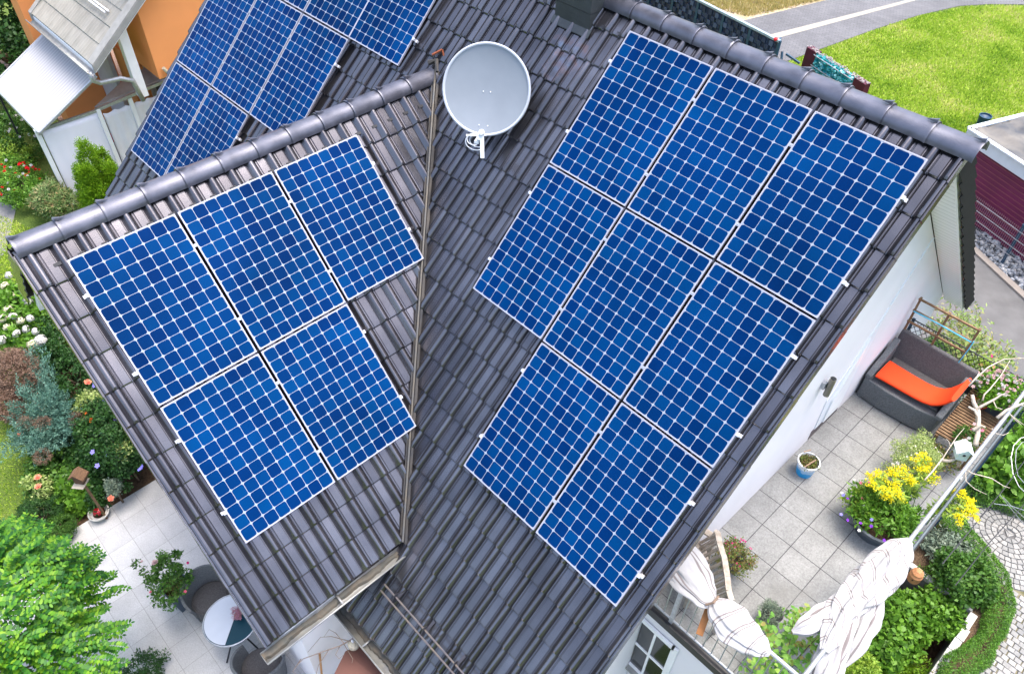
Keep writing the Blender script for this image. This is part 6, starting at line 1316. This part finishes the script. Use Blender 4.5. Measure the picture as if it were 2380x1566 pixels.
P0=np.stack([rng.uniform(5.0,5.9,n),rng.uniform(-.4,1.25,n),rng.uniform(-.55,-.2,n)],1); D0=np.tile([.75,.45,.35],(n,1))+rng.normal(0,.35,(n,3)); sprays('shoots',t,t.location,P0,D0,.20,G_['thuja'],14,.045,.015,.7); s=MB()
for k in range(8): s.tube([(5.45,.55,-.7),(5.45+random.uniform(-.3,.3),.55+random.uniform(-.5,.5),-.35)],.012,5)
part(s,'stem',M['bark'],t)
bush('corner_weeds',(6.1,.35,.05),(.12,.9,.1),'green weeds between the kerb stones and the hedge','plant',G_['rust_mix'],50,40,.06,.035,.02)
# grass blades on the lawns (uncountable)
def lawn(poly,n,label,seedm,h=.07,wd=.012):
    xs=[p[0] for p in poly]; ys=[p[1] for p in poly]; P=[]
    while len(P)<n:
        x,y=random.uniform(min(xs),max(xs)),random.uniform(min(ys),max(ys))
        if inside((x,y),poly): P.append((x,y,.0))
    P=np.array(P); D=np.array([0,0,1.])+rng.normal(0,.55,(n,3)); D[:,2]=np.abs(D[:,2])+.15; o=leafmesh('grass',P,D,rnd(n),h*(.5+rng.random(n)),wd*(.6+.8*rng.random(n)),seedm,None,(0,0,0)); tag(o,label,'grass',None,'stuff')
lw=[tuple(p.xy) for p in px((1838,145),(2025,76),(2130,42),(2235,20),(2300,16),(2385,18),(2385,280),(2250,330),(2050,290),(1860,200),(1820,155))]
lawn(lw,60000,'short bright green grass of the lawn beyond the paved road',G_['grass_blade'],.09,.030)
lawn([(-9.5,-11),(-5.0,-10.5),(-4.8,-8.2),(-5.3,-7.1),(-6.2,-6.2),(-7.8,-6.4),(-9.5,-6.3),(-12,-8)],45000,'green lawn between the left flower bed and the robinia',G_['grass_blade'],.05,.010)
lawn([(-24,-4.5),(-14,-5.2),(-11,-5.8),(-9.5,-6.3),(-12,-8),(-24,-6)],20000,'green lawn along the left photo edge',G_['grass_blade'],.06,.02)
lawn([(-9.5,-6.3),(-9.6,-4.9),(-12,-4.2),(-14,-4.9),(-12,-5.9)],12000,'strip of lawn between the roses and the hydrangea',G_['grass_blade'],.06,.014)
lawn([tuple(p.xy) for p in px((1570,0),(1739,40),(1920,0),(1800,-60))],9000,'dry straw coloured grass on the gravel verge',leafmat('dry_grass',[(.30,.30,.08),(.45,.38,.14),(.55,.45,.22)]),.16,.03)

# unseen tree belt added to darken reflections in the roof tiles: lumpy closed crowns
s=MB(); rn=random.Random(21)
for k in range(90):
    a=2*PI*k/90+rn.uniform(-.02,.02); r=rn.uniform(42,62); h=rn.uniform(5,10); c=V(math.cos(a)*r-2,math.sin(a)*r,0); w2=rn.uniform(3,4.6)
    prof=[(w2*.5,0),(w2*.9,h*.15),(w2,h*.4),(w2*.85,h*.7),(w2*.45,h*.93),(0,h)]
    s.lathe(c,prof,9); 
s.v=[(x+rn.uniform(-.4,.4),y+rn.uniform(-.4,.4),z+rn.uniform(-.3,.3)) for x,y,z in s.v]
tag(s.build('added_tree_belt',leafmat('added_belt_foliage',[(.012,.03,.01),(.025,.06,.015),(.04,.08,.02)],trans=.05,scale=.6)),'unseen belt of dark green trees added to darken reflections in the roof tiles','trees',None,'stuff')
